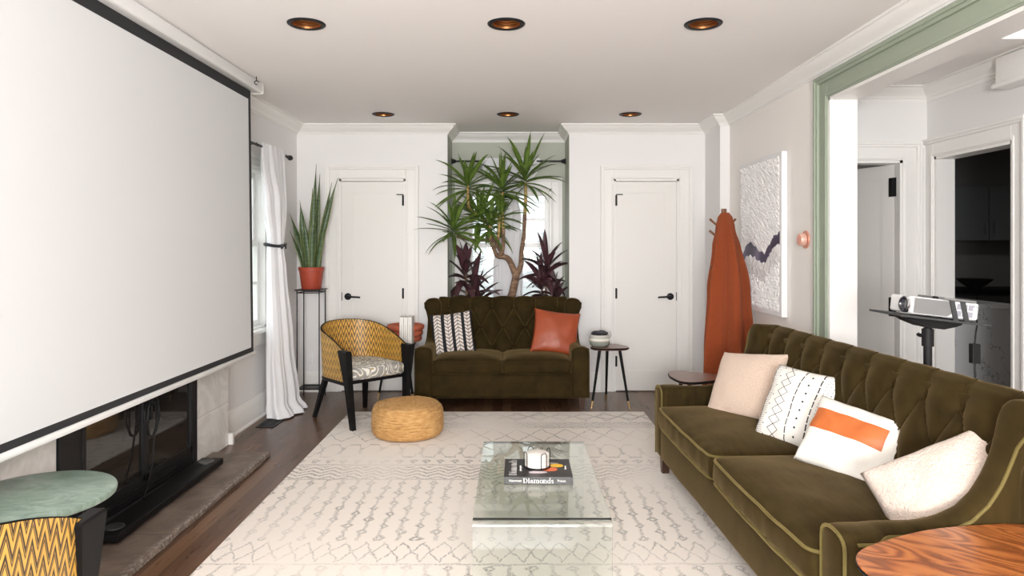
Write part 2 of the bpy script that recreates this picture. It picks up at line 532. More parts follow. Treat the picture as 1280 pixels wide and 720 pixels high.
# thin window panes: glossy over transparent so daylight comes through
def mk_pane(name, tint):
    q = Mat(name)
    nt = q.nt; tr = q.node('ShaderNodeBsdfTransparent'); tr.inputs[0].default_value = (*tint, 1)
    gl = q.node('ShaderNodeBsdfGlossy'); gl.inputs['Roughness'].default_value = .02
    lw = q.node('ShaderNodeLayerWeight'); fc = E(lw.outputs['Facing']); fr_ = E.op('POWER', fc, 5.0) * .7 + .04
    mx = q.node('ShaderNodeMixShader'); q.link(fr_, mx.inputs[0]); q.link(tr.outputs[0], mx.inputs[1]); q.link(gl.outputs[0], mx.inputs[2])
    q.link(mx.outputs[0], nt.nodes['Material Output'].inputs[0])
    return q.m
M['window_pane'] = mk_pane('window_pane', (.95, .97, .96))
M['fire_glass'] = mk_pane('fire_glass', (.55, .52, .5))

# ------------------------------------------------------------------ room constants
H = 2.555; XL = -2.06; XR = 1.936; YB = 6.54; YR = -2.2
AX0, AX1, AY = -.62, .55, 7.03
WT = .16

# floor
b = MB(); b.box(XL - .3, 6.6, YR - .3, 8.6, -.12, 0)
struct(b, 'floor', M['floor_wood'], label='dark brown wood strip floor of the whole room', cat='floor')

# ceiling with round holes for the recessed lights
LROW = ((3.57, (-1.075, -.03, 1.0)), (6.01, (-1.133, -.035, 1.042)))
LR = .085
b = MB()
def rect(x0, x1, y0, y1, z):
    f = b.bm.faces.new([b.bm.verts.new(p) for p in ((x0, y0, z), (x1, y0, z), (x1, y1, z), (x0, y1, z))])
yc = YR
X0, X1 = XL - .15, XR + WT
for ly, xs in LROW:
    rect(X0, X1, yc, ly - .12, H)
    xc = X0
    for lx in xs:
        rect(xc, lx - .12, ly - .12, ly + .12, H)
        n = 32; inn = []; out = []
        for j in range(n):
            a = 2 * PI * (j + .5) / n; cx, sy = math.cos(a), math.sin(a); k = .12 / max(abs(cx), abs(sy))
            inn.append(b.bm.verts.new((lx + LR * cx, ly + LR * sy, H))); out.append(b.bm.verts.new((lx + k * cx, ly + k * sy, H)))
        for j in range(n): b.bm.faces.new((inn[j], inn[(j + 1) % n], out[(j + 1) % n], out[j]))
        for q4 in range(4):
            a = PI / 4 + q4 * PI / 2
            j = int(round((a / (2 * PI)) * n - .5 - 1e-6))
            b.bm.faces.new((out[j % n], b.bm.verts.new((lx + .12 * (1 if math.cos(a) > 0 else -1), ly + .12 * (1 if math.sin(a) > 0 else -1), H)), out[(j + 1) % n]))
        xc = lx + .12
    rect(xc, X1, ly - .12, ly + .12, H)
    yc = ly + .12
rect(X0, X1, yc, AY + .2, H)
o = struct(b, 'ceiling', M['ceiling_white'], label='flat white ceiling of the living room', cat='ceiling')
# attic slab over the ceiling keeps the sky out
b = MB(); b.box(XL - .3, XR + WT, YR - .3, AY + .3, H + .3, H + .4)
for bx in ((XL - .3, XL - .15, YR - .3, AY + .3), (XL - .15, XR + WT, YR - .3, YR)): b.box(bx[0], bx[1], bx[2], bx[3], H, H + .3)
struct(b, 'ceiling_slab', M['ceiling_white'])

def wall_holes(b, ax, a0, a1, t0, t1, z0, z1, holes):
    """wall slab along axis with rectangular holes (s0,s1,z0,z1)"""
    def bx(s0, s1, u, v):
        if s1 - s0 < 1e-4 or v - u < 1e-4: return
        if ax == 'x': b.box(s0, s1, t0, t1, u, v)
        else: b.box(t0, t1, s0, s1, u, v)
    cur = a0
    for (s0, s1, h0, h1) in sorted(holes):
        bx(cur, s0, z0, z1); bx(s0, s1, z0, h0); bx(s0, s1, h1, z1); cur = s1
    bx(cur, a1, z0, z1)

D1 = (-1.655, -1.02); D2 = (.975, 1.60); DH = 2.035
b = MB()
wall_holes(b, 'x', XL - .1, AX0, YB, YB + .12, 0, H, [(D1[0], D1[1], 0, DH)])
wall_holes(b, 'x', AX1, XR + .1, YB, YB + .12, 0, H, [(D2[0], D2[1], 0, DH)])
struct(b, 'wall_back', M['wall_white'], label='white far wall with two doors beside the plant alcove', cat='wall')
# alcove
AW = (-.475, .405, .72, 1.98)
b = MB()
b.box(AX0 - .10, AX0, YB + .12, AY + .1, 0, H); b.box(AX1, AX1 + .10, YB + .12, AY + .1, 0, H)
b.box(AX0 - .001, AX0 + .004, YB + .002, AY, 0, H); b.box(AX1 - .004, AX1 + .001, YB + .002, AY, 0, H)
wall_holes(b, 'x', AX0, AX1, AY, AY + .12, 0, H, [AW])
struct(b, 'wall_alcove', M['sage_wall'], label='sage green walls of the window alcove behind the loveseat', cat='wall')
# left wall
LW = (4.72, 5.72, .72, 2.02)
b = MB()
wall_holes(b, 'y', YR, YB + .12, XL - .15, XL, 0, H, [LW, (2.98, 4.28, 0, .95)])
struct(b, 'wall_left', M['wall_white'], label='white wall behind the projection screen and fireplace', cat='wall')
# right wall with wide cased opening
OP0, OP1, OPH = -.2, 4.17, 2.30
b = MB()
wall_holes(b, 'y', YR, YB + .12, XR, XR + WT, 0, H, [(OP0, OP1, 0, OPH)])
struct(b, 'wall_right', M['wall_warm'], label='off-white right wall with wide cased opening and artwork', cat='wall')
b = MB(); b.box(1.85, XR + .01, 6.07, YB + .01, 0, H)
struct(b, 'pilaster', M['wall_white'], label='narrow boxed corner chase right of the right-hand door', cat='pilaster')
# unseen rear wall; its big windows are added to let sky light in
b = MB()
wall_holes(b, 'x', XL - .15, XR + WT, YR - .12, YR, 0, H, [(-1.7, -.15, .5, 2.3), (.15, 1.7, .5, 2.3)])
struct(b, 'wall_rear', M['wall_white'])

# ---- crown mouldings (profile swept, mitred by overlap)
def crown_poly(p=.085, h=.095):
    # (out, down) polygon
    return [(0, 0), (p, 0), (p, .012), (p - .012, .016), (p - .02, .03), (p * .55, .05), (p * .3, .066), (.018, .074), (.016, .084), (.008, .086), (.006, h), (0, h)]
def sweep(b, path, poly, sgn=1):
    """path: xy corners; profile out = left normal*sgn"""
    n = len(path); secs = []
    for i, p in enumerate(path):
        p = Vector(p)
        def nrm(a, c):
            d = (Vector(c) - Vector(a)).normalized(); return Vector((-d.y, d.x)) * sgn
        ns = []
        if i > 0: ns.append(nrm(path[i - 1], path[i]))
        if i < n - 1: ns.append(nrm(path[i], path[i + 1]))
        if len(ns) == 2:
            m = (ns[0] + ns[1]); m = m / m.length_squared * 2
        else: m = ns[0]
        secs.append([(p.x + m.x * o, p.y + m.y * o, z) for (o, z) in poly])
    b.sections(secs)
cp = [(o, H - d) for (o, d) in crown_poly()]
b = MB(); sweep(b, [(XL, YR), (XL, YB), (AX0, YB), (AX0, AY), (AX1, AY), (AX1, YB), (1.85, YB), (1.85, 6.07), (XR, 6.07), (XR, YR)], cp, -1)
struct(b, 'trim_1', M['trim_white'], smooth=True, label='white crown moulding running around the ceiling edge', cat='moulding')
# baseboards
def base_poly(h=.19): return [(0, 0), (.032, 0), (.032, .012), (.02, .022), (.02, h - .05), (.017, h - .03), (.012, h - .02), (.008, h), (0, h)]
def baseboard(name, path, sgn=-1, lab=None):
    b = MB(); sweep(b, path, base_poly(), sgn); struct(b, name, M['trim_white'], smooth=True, label=lab, cat='baseboard' if lab else None)
CW = .125
baseboard('baseboard_left', [(XL, 4.79), (XL, YB), (D1[0] - CW, YB)], lab='tall white baseboard along the left wall below the curtain')
baseboard('baseboard_back', [(D1[1] + CW, YB), (AX0, YB), (AX0, AY), (AX1, AY), (AX1, YB), (D2[0] - CW, YB)], lab='white baseboard behind the loveseat')
baseboard('baseboard_right', [(D2[1] + CW, YB), (1.85, YB), (1.85, 6.07), (XR, 6.07), (XR, OP1 + .14)], lab='white baseboard behind the coat rack')

# ---- casings
def casing(b, ax, face, s0, s1, z1, w=CW, t=.022, sgn=-1, z0=0, sides=(1, 1)):
    """stepped architrave on wall face; sgn = direction out of the wall"""
    def bx(a0, a1, u, v, tt, be=.004):
        f0, f1 = sorted((face, face + sgn * tt))
        if ax == 'x': b.box(a0, a1, f0, f1, u, v, be)
        else: b.box(f0, f1, a0, a1, u, v, be)
    for k, (i0, i1, tt) in enumerate(((0, w, t * .6), (w * .06, w * .2, t * .85), (w * .72, w + .001, t * 1.3), (w * .86, w + .002, t * 1.7))):
        if sides[0]: bx(s0 - i1, s0 - i0, z0, z1 + i1, tt)
        if sides[1]: bx(s1 + i0, s1 + i1, z0, z1 + i1, tt)
        bx(s0 - (i0 if sides[0] else 0), s1 + (i0 if sides[1] else 0), z1 + i0, z1 + i1, tt)
def jamb(b, ax, s0, s1, t0, t1, z1, th=.02):
    def bx(a0, a1, u, v):  # added area fill across the rear wall, brightens the whole room
        if ax == 'x': b.box(a0, a1, t0, t1, u, v)  # added fill aimed up and forward to brighten the ceiling
        else: b.box(t0, t1, a0, a1, u, v)
    bx(s0, s0 + th, 0, z1); bx(s1 - th, s1, 0, z1); bx(s0, s1, z1 - th, z1)  # added weak fill lifting the kitchen; no fitting hangs there
for i, (D, lab) in enumerate(((D1, 'white door casing behind the barrel chair'), (D2, 'white door casing between side table and coat rack'))):  # added fill inside the hall; no window stands behind it
    b = MB(); casing(b, 'x', YB, D[0], D[1], DH); jamb(b, 'x', D[0], D[1], YB - .002, YB + .1, DH)
    struct(b, 'trim_%d' % (i + 2), M['trim_white'], label=lab, cat='door casing')

# ---- doors
def door(name, x0, x1, zt, y, hinge_side, lab, stay=True):
    """slab with a recessed single panel facing -y; local origin at the hinge bottom"""
    w = x1 - x0; t = .04
    o = bpy.data.objects.new(name, None); C.objects.link(o)
    o.location = (x0, y, 0); o['kind'] = 'structure'; tag(o, lab, 'door')
    b = MB(); st = .105
    b.box(0, st, 0, t, .008, zt); b.box(w - st, w, 0, t, .008, zt)
    b.box(st, w - st, 0, t, .008, .2); b.box(st, w - st, 0, t, zt - st, zt)
    b.box(st - .001, w - st + .001, .009, t - .009, .2, zt - st)
    for (xa, xb, za, zb) in ((st, st + .008, .2, zt - st), (w - st - .008, w - st, .2, zt - st), (st, w - st, .2, .208), (st, w - st, zt - st - .008, zt - st)):
        b.box(xa, xb, .004, t - .004, za, zb)
    b.build('slab', M['door_white'], o, smooth=False)
    hx = w if hinge_side > 0 else 0
    for hz in (.29, .94, 1.83):
        b = MB(); b.tube([(hx, -.006, hz - .05), (hx, -.006, hz + .05)], .008, 8)
        b.box(hx - .012, hx + .012, -.004, .004, hz - .048, hz + .048)
        if not stay: b.box(hx - .035, hx + .03, -.012, .003, hz - .07, hz + .07, .002)
        if hz > 1.5 and stay: b.tube([(hx, -.01, hz + .055), (hx - .035 * hinge_side, -.035, hz + .055), (hx - .06 * hinge_side, -.03, hz + .055)], .005, 6)
        b.build('hinge', M['black_metal'], o)
    kx = .062 if hinge_side > 0 else w - .062
    s = 1 if hinge_side > 0 else -1
    b = MB()
    b.lathe([(0, 0), (.031, 0), (.033, .004), (.033, .012), (.028, .016), (.012, .018), (.011, .05), (0, .05)], 24)
    b.xform(Matrix.Translation((kx, 0, .91)) @ Matrix.Rotation(R(90), 4, 'X'))
    b.tube([(kx, -.045, .91), (kx + s * .03, -.05, .91), (kx + s * .07, -.05, .908), (kx + s * .125, -.05, .905)], [.011, .010, .009, .0085], 10)
    lx = 0.0 if hinge_side > 0 else w
    b.box(lx - .005, lx + .005, -.003, .02, .87, .95)
    b.build('door_handle', M['black_metal'], o)
    return o
door('door_1', D1[0] + .022, D1[1] - .022, DH - .025, YB + .005, 1, 'white panelled door behind the barrel chair, lever on its left')
door('door_2', D2[0] + .022, D2[1] - .022, DH - .025, YB + .005, -1, 'white panelled door beside the coat rack, lever on its right')
b = MB(); b.box(D1[0] - .05, D1[1] + .05, YB + .2, YB + .22, 0, H); b.box(D2[0] - .05, D2[1] + .05, YB + .2, YB + .22, 0, H)
struct(b, 'wall_closet', M['dark_grey'])

# ---- windows
def window(name, ax, s0, s1, z0, z1, face, depth, sgn, lab, mull=1, wall=None):
    """sash window in a wall; face = inner wall plane, sgn = inward direction"""
    o = bpy.data.objects.new(name, None); C.objects.link(o); o['kind'] = 'structure'; tag(o, lab, 'window')
    def bx(b, a0, a1, d0, d1, u, v, be=0):
        f0, f1 = sorted((face - sgn * d0, face - sgn * d1))
        if ax == 'x': b.box(a0, a1, f0, f1, u, v, be)
        else: b.box(f0, f1, a0, a1, u, v, be)
    b = MB(); casing(b, ax, face, s0, s1, z1, .11, .02, sgn, z0 - .02)
    bx(b, s0 - .13, s1 + .13, -.05, .03, z0 - .03, z0, .004); bx(b, s0 - .11, s1 + .11, -.02, 0, z0 - .13, z0 - .03, .004)
    for (a0, a1, u, v) in ((s0, s0 + .02, z0, z1), (s1 - .02, s1, z0, z1), (s0, s1, z1 - .02, z1), (s0, s1, z0, z0 + .02)): bx(b, a0, a1, 0, depth, u, v)
    b.build('window_casing', M['trim_white'], o, smooth=False)
    zm = (z0 + z1) / 2 + .05
    for k, (za, zb, d) in enumerate(((z0 + .02, zm + .02, .05), (zm - .02, z1 - .02, .085))):
        b = MB(); f = .045
        a0, a1 = s0 + .02, s1 - .02
        bx(b, a0, a0 + f, d, d + .03, za, zb); bx(b, a1 - f, a1, d, d + .03, za, zb); bx(b, a0 + f, a1 - f, d, d + .03, za, za + f); bx(b, a0 + f, a1 - f, d, d + .03, zb - f, zb)
        for i in range(1, mull + 1):
            xm = a0 + (a1 - a0) * i / (mull + 1); bx(b, xm - .011, xm + .011, d + .004, d + .026, za + f, zb - f)
        zz = (za + zb) / 2; bx(b, a0 + f, a1 - f, d + .004, d + .026, zz - .011, zz + .011)
        s = b.build('sash', M['trim_white'], o, smooth=False)
        b = MB(); bx(b, a0 + f, a1 - f, d + .012, d + .016, za + f, zb - f)
        b.build('pane', M['window_pane'], s, smooth=False)
    return o
window('window_1', 'x', *AW, AY, .12, -1, 'white sash window in the green alcove behind the tall plant')
window('window_2', 'y', *LW, XL, .15, 1, 'white sash window on the left wall behind the tied curtain')
window('window_3', 'x', -1.7, -.15, .5, 2.3, YR, .12, 1, 'unseen sash window added behind the camera, left', 1)
window('window_4', 'x', .15, 1.7, .5, 2.3, YR, .12, 1, 'unseen sash window added behind the camera, right', 1)

# neighbouring house outside the alcove window
def mk_siding():
    q = Mat('siding', (.75, .75, .75), .7)
    x, y, z = q.xyz(q.coord()); s = frac(z / .13)
    q.col(q.mix(lt(s, .12), (.72, .73, .74), (.46, .47, .48))); return q.m
M['siding'] = mk_siding()
t = thing('house', 'pale clapboard house seen through the alcove window', 'house', (-.2, 11.6, -1.0))
b = MB(); b.box(-5, 5, 0, 4, 0, 5); b.build('wall', M['siding'], t, smooth=False)
b = MB(); b.prism([(-.35, 5), (2, 6.6), (4.35, 5)], 'x', -5.3, 5.3); b.build('roof', M['dark_grey'], t, smooth=False)
for xx in (-3.2, 2.2):
    b = MB(); b.box(xx, xx + .9, -.05, .0, 1.9, 3.4); w = b.build('window', M['trim_white'], t, smooth=False)
    b = MB(); b.box(xx + .1, xx + .8, -.06, -.05, 2.0, 2.62); b.box(xx + .1, xx + .8, -.06, -.05, 2.68, 3.3); b.build('pane', M['glass_dark'], w, smooth=False)
b = MB(); b.box(-14, 14, YR - 12, 16, -1.4, -1.2)
struct(b, 'ground', P('lawn', (.16, .17, .12), .9))

# ---- cased opening on the right: green architrave, white jamb lining
b = MB(); casing(b, 'y', XR, OP0, OP1, OPH, .14, .022, -1)
struct(b, 'trim_4', M['sage'], label='sage green architrave around the wide opening on the right', cat='door casing')
b = MB()
b.box(XR - .004, XR + WT + .004, OP1 - .018, OP1, 0, OPH); b.box(XR - .004, XR + WT + .004, OP0, OP0 + .018, 0, OPH); b.box(XR - .004, XR + WT + .004, OP0, OP1, OPH - .018, OPH)
struct(b, 'trim_5', M['trim_white'], label='white jamb lining inside the green-trimmed opening', cat='door jamb')

# ---- hall beyond
HX, HY = 3.04, 5.0
HD = (2.10, 2.86)
KD = (4.14, 4.91)
b = MB(); wall_holes(b, 'x', XR + WT, HX + .12, HY, HY + .12, 0, H, [(HD[0], HD[1], 0, 2.02)])
struct(b, 'wall_hall_back', M['hall_white'], label='white end wall of the hall with a door ajar', cat='wall')
b = MB(); wall_holes(b, 'y', YR, HY, HX, HX + .13, 0, H, [(KD[0], KD[1], 0, 2.035)])
struct(b, 'wall_hall_right', M['hall_white'], label='white hall wall with doorway to the dark kitchen', cat='wall')
b = MB(); b.box(XR + WT, HX + .13, YR - .12, YR, 0, H)
struct(b, 'wall_hall_rear', M['hall_white'])
SK = (2.63, 3.0, 2.9, 3.83)
b = MB(); wall_holes(b, 'y', YR, HY + .12, XR + WT, HX + .13, H, H + .02, [])
b.bm.clear()
b.uv = b.bm.loops.layers.uv.verify()
for (xa, xb, ya, yb) in ((XR + WT, HX + .13, YR, SK[2]), (XR + WT, HX + .13, SK[3], HY + .12), (XR + WT, SK[0], SK[2], SK[3]), (SK[1], HX + .13, SK[2], SK[3])):
    b.box(xa, xb, ya, yb, H, H + .03)
for (xa, xb, ya, yb) in ((SK[0] - .02, SK[0], SK[2] - .02, SK[3] + .02), (SK[1], SK[1] + .02, SK[2] - .02, SK[3] + .02), (SK[0], SK[1], SK[2] - .02, SK[2]), (SK[0], SK[1], SK[3], SK[3] + .02)):
    b.box(xa, xb, ya, yb, H + .03, H + .3)
struct(b, 'ceiling_hall', M['ceiling_white'], label='white hall ceiling with a bright skylight well', cat='ceiling')
b = MB(); b.box(SK[0], SK[1], SK[2], SK[3], H + .28, H + .29)
o = struct(b, 'skylight', M['window_pane'], label='bright skylight in the hall ceiling beyond the opening', cat='skylight')
hc = [(o_, H - d) for (o_, d) in crown_poly(.085, .11)]
b = MB(); sweep(b, [(XR + WT, OP1 + .3), (XR + WT, HY), (HX, HY), (HX, YR)], hc, -1)
struct(b, 'trim_6', M['trim_white'], smooth=True, label='white crown moulding in the hall', cat='moulding')
b = MB(); casing(b, 'x', HY, HD[0], HD[1], 2.02, .13); jamb(b, 'x', HD[0], HD[1], HY - .002, HY + .122, 2.02)
struct(b, 'trim_7', M['trim_white'], label='white casing of the ajar hall door', cat='door casing')
b = MB(); casing(b, 'y', HX, KD[0], KD[1], 2.035, .13); jamb(b, 'y', KD[0], KD[1], HX - .002, HX + .132, 2.035)
struct(b, 'trim_8', M['trim_white'], label='white casing of the kitchen doorway', cat='door casing')
baseboard('baseboard_hall', [(XR + WT, OP1), (XR + WT, HY), (HD[0] - .13, HY)])
dd = door('door_3', 0, .75, 2.0, 0, 1, 'white panelled hall door standing ajar behind the projector', False)
for c in list(dd.children):
    if c.name.startswith('slab'): c.location = (-.75, 0, 0)
    else: c.location = (-.75, 0, 0)
dd.location = (HD[1] - .022, HY + .075, 0); dd.rotation_euler = (0, 0, R(-71))
b = MB(); b.box(1.9, 3.2, 6.7, 6.8, 0, H); b.box(2.0, 2.04, HY + .12, 6.7, 0, H); b.box(3.05, 3.17, HY + .12, 6.7, 0, H); b.box(1.9, 3.2, HY + .1, 6.8, H, H + .05)
struct(b, 'wall_closet_hall', M['hall_white'])
# little boxed duct on the hall wall
b = MB(); b.box(2.93, HX + .005, 3.86, 4.14, 2.37, 2.53, .006); b.box(2.915, HX + .006, 3.84, 4.16, 2.345, 2.375, .008)
t = b.build('wall_box', M['trim_white'], smooth=False); tag(t, 'white moulded box high on the hall wall by the crown', 'box')

# ---- kitchen in the dark beyond
kw = P('kitchen_wall_shaded', (.30, .29, .28), .7); kdark = P('kitchen_dark', (.05, .048, .046), .5); kgrey = P('kitchen_cabinet', (.20, .21, .22), .5)  # wall grey carries the shade of the unlit kitchen in its colour
b = MB()
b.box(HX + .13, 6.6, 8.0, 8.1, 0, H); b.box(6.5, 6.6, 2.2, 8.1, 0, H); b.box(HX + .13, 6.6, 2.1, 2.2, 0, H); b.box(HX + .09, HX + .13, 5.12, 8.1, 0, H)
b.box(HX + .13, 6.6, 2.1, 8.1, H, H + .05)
struct(b, 'wall_kitchen', kw, label='kitchen walls greyed for the shade of the unlit room', cat='wall')
t = thing('kitchen_island', 'white veined marble island in the dark kitchen', 'kitchen island', (3.80, 5.95, 0))
b = MB(); b.box(-.30, .27, -.38, .5, 0, .88, .004); b.build('body', M['marble_island'], t, smooth=False)
b = MB(); b.box(-.32, .29, -.4, .52, .88, .92, .004); b.build('worktop', M['marble_island'], t, smooth=False)
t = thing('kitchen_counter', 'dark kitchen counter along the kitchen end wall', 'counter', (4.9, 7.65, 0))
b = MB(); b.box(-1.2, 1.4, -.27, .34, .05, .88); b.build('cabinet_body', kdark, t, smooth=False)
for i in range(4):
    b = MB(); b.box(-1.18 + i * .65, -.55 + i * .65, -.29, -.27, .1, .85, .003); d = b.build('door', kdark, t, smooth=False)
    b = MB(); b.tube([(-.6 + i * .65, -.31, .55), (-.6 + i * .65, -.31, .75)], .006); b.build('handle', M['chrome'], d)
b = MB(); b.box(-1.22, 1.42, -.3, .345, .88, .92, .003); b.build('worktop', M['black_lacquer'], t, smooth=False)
t = thing('wall_cabinet', 'dim grey two-door kitchen wall cabinet above the counter', 'cabinet', (5.35, 7.82, 1.45))
b = MB(); b.box(-.55, .55, -.15, .17, 0, .62); b.build('carcass', kgrey, t, smooth=False)
for i in range(2):
    b = MB(); b.box(-.54 + i * .545, -.005 + i * .545, -.17, -.15, .01, .61, .003); d = b.build('door', kgrey, t, smooth=False)
    b = MB(); b.tube([(-.05 + i * .1, -.19, .08), (-.05 + i * .1, -.19, .22)], .006); b.build('handle', M['chrome'], d)
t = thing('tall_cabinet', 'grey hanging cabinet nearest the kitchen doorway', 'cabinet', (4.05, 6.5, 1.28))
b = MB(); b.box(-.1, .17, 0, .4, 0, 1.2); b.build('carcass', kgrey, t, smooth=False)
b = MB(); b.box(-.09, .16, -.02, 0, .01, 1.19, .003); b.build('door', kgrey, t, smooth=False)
b = MB(); b.lathe([(0, 0), (.06, 0), (.065, .01), (.13, .06), (.18, .11), (.172, .11), (.12, .06), (.05, .018), (0, .018)], 28)
t = b.build('bowl', kdark); t.location = (5.15, 7.6, .921); tag(t, 'dark bowl on the kitchen counter', 'bowl')
t = thing('bar_stool', 'black high-backed bar stool beside the marble island', 'stool', (4.25, 6.75, 0))
b = MB(); b.box(-.2, .2, -.2, .2, .65, .7, .02); b.build('seat', kdark, t)
b = MB(); b.grid(lambda u, v: (.2 * math.sin((u - .5) * 2.4), .2 - .12 * (abs(u - .5) * 2) ** 2, .68 + v * .36), 12, 4)
o = b.build('backrest', kdark, t); sm = o.modifiers.new('s', 'SOLIDIFY'); sm.thickness = .02
for sx in (-1, 1):
    for sy in (-1, 1):
        b = MB(); b.tube([(sx * .16, sy * .16, .66), (sx * .2, sy * .2, 0)], .014); b.build('leg', kdark, t)

# ------------------------------------------------------------------ recessed lights
pos = [('front row, left', 0, 0), ('front row, middle', 0, 1), ('front row, right', 0, 2), ('back row, left, above the door', 1, 0), ('back row, middle, before the alcove', 1, 1), ('back row, right, above the door', 1, 2)]
def make_can(loc, lab):
    t = thing('recessed_light', lab, 'ceiling light', loc, 0, 'recessed ceiling lights')
    b = MB(); b.lathe([(.074, -.001), (.078, -.006), (.092, -.007), (.098, -.003), (.099, 0), (.084, .001), (.080, .03)], 40, cap=False); b.build('trim_ring', M['black_metal'], t)
    pr = [(.079, 0)]
    for i in range(9): pr += [(.078 - i * .0028, .010 + i * .011), (.0745 - i * .0028, .013 + i * .011)]
    pr += [(.045, .115), (0, .118)]
    b = MB(); b.lathe(pr, 40, cap=False); b.build('reflector', M['copper'], t, angle=20)
    b = MB(); b.lathe([(0, .07), (.02, .073), (.034, .085), (.036, .095), (.025, .115)], 24, cap=False); b.build('bulb', M['bulb'], t)
    return t
can = None
for lab, r_, c_ in pos:
    loc = (LROW[r_][1][c_], LROW[r_][0], H - .001)
    if can is None: can = make_can(loc, 'recessed light with black ring and copper cone, ' + lab)
    else: dup(can, loc, 0, 'recessed light with black ring and copper cone, ' + lab, 'recessed ceiling lights')

# ------------------------------------------------------------------ projection screen
SY0, SY1 = 1.36, 4.77
t = thing('projection_screen', 'huge white pull-down projection screen with black border on left wall', 'projector screen', (-1.83, 3.06, .62))
t.rotation_euler = (0, 0, 0)
def scr(y0, y1, z0, z1, th=.002, x=0.0):
    b = MB()
    def sx(z): return lerp(.022, 0, (z - .62) / 1.85)
    b.sections([[(sx(z0) + x - th, y0 - 3.06, z0 - .62), (sx(z0) + x + th, y0 - 3.06, z0 - .62), (sx(z1) + x + th, y0 - 3.06, z1 - .62), (sx(z1) + x - th, y0 - 3.06, z1 - .62)],
                [(sx(z0) + x - th, y1 - 3.06, z0 - .62), (sx(z0) + x + th, y1 - 3.06, z0 - .62), (sx(z1) + x + th, y1 - 3.06, z1 - .62), (sx(z1) + x - th, y1 - 3.06, z1 - .62)]])
    return b
scr(SY0, SY1, .655, 2.50, .0015).build('fabric', M['screen_white'], t, smooth=False)
b = MB()
for (y0, y1, z0, z1) in ((SY0, SY1, 2.412, 2.505), (SY0, SY1, .652, .69), (SY1 - .04, SY1, .69, 2.412), (SY0, SY0 + .04, .69, 2.412)):
    q = scr(y0, y1, z0, z1, .0022); me = bpy.data.meshes.new('tmp'); q.bm.to_mesh(me); q.bm.free(); b.bm.from_mesh(me); bpy.data.meshes.remove(me)
plabel(b.build('border', M['screen_black'], t, smooth=False), 'black border')
b = MB(); b.box(.006, .040, SY0 - 3.09, SY1 - 3.04, .01, .038, .008); b.build('weight_bar', M['white_plastic'], t)
b = MB(); b.box(-.05, .06, SY0 - 3.10, SY1 - 2.97, 1.856, 1.93, .014, 3)
b.build('housing', M['white_plastic'], t)
b = MB(); b.box(-.052, .062, SY1 - 2.99, SY1 - 2.96, 1.85, 1.933, .014, 3)
for (dx, dz) in ((.02, .03), (-.02, .06), (.03, .07)): b.sphere((dx, SY1 - 2.958, 1.84 + dz), .005)
b.build('end_cap', M['trim_white'], t)
for yy in (-1.3, 1.62):
    b = MB(); b.tube([(.078, yy, 1.905), (.078, yy, 1.934)], .003, 6)
    b.tube([(.078 + .013 * math.cos(a), yy, 1.893 + .013 * math.sin(a)) for a in [i * PI / 6 for i in range(11)]], .003, 6)
    b.build('hanging_hook', M['black_metal'], t)

# ------------------------------------------------------------------ fireplace
t = thing('fireplace', 'fireplace with white marble surround and black glass doors under the screen', 'fireplace', (-1.99, 3.63, 0))
FX = -1.985
b = MB()
def fb(x0, x1, y0, y1, z0, z1, be=.003): b.box(x0 + 1.99, x1 + 1.99, y0 - 3.63, y1 - 3.63, z0, z1, be)
fb(XL + .001, FX, 4.285, 4.78, .0, .30); fb(XL + .001, FX, 4.285, 4.78, .302, .62); fb(XL + .001, FX, 4.285, 4.78, .622, 1.12)
fb(XL + .001, FX, 2.30, 2.975, .0, .30); fb(XL + .001, FX, 2.30, 2.975, .302, .62); fb(XL + .001, FX, 2.30, 2.975, .622, 1.12)
fb(XL + .001, FX, 2.975, 4.285, .80, 1.12)
b.build('surround', M['marble_white'], t, smooth=False)
b = MB(); fb(XL + .001, FX + .03, 4.78, 4.81, 0, .08); b.build('plinth_block', M['marble_white'], t, smooth=False)
b = MB(); fb(XL - .15, XL - .1, 2.99, 4.27, .02, .8, 0); fb(XL - .6, XL - .15, 2.95, 2.99, .0, .84, 0); fb(XL - .6, XL - .15, 4.27, 4.31, .0, .84, 0); fb(XL - .64, XL - .6, 2.95, 4.31, 0, .84, 0); fb(XL - .64, XL - .1, 2.95, 4.31, .8, .84, 0); fb(XL - .64, XL - .1, 2.95, 4.31, -.02, .02, 0)
b.bm.clear(); b.uv = b.bm.loops.layers.uv.verify()
fb(XL - .50, XL - .46, 2.95, 4.31, 0, .84, 0); fb(XL - .5, XL, 2.95, 2.98, 0, .84, 0); fb(XL - .5, XL, 4.28, 4.31, 0, .84, 0); fb(XL - .5, XL, 2.95, 4.31, .8, .84, 0); fb(XL - .5, XL, 2.95, 4.31, -.02, .01, 0)
b.build('firebox', M['black_matte'], t, smooth=False)
b = MB()
fb(FX - .02, FX + .012, 2.98, 3.13, .03, .80); fb(FX - .02, FX + .012, 4.22, 4.282, .03, .80); fb(FX - .02, FX + .012, 3.1, 4.25, .72, .80)
fb(FX - .02, FX + .006, 3.1, 4.25, .03, .125); fb(FX - .02, FX + .022, 3.0, 4.27, .02, .05)
for k in range(3): fb(FX + .004, FX + .010, 3.1, 4.25, .06 + k * .022, .068 + k * .022, .001)
b.build('frame', M['black_metal'], t, smooth=False)
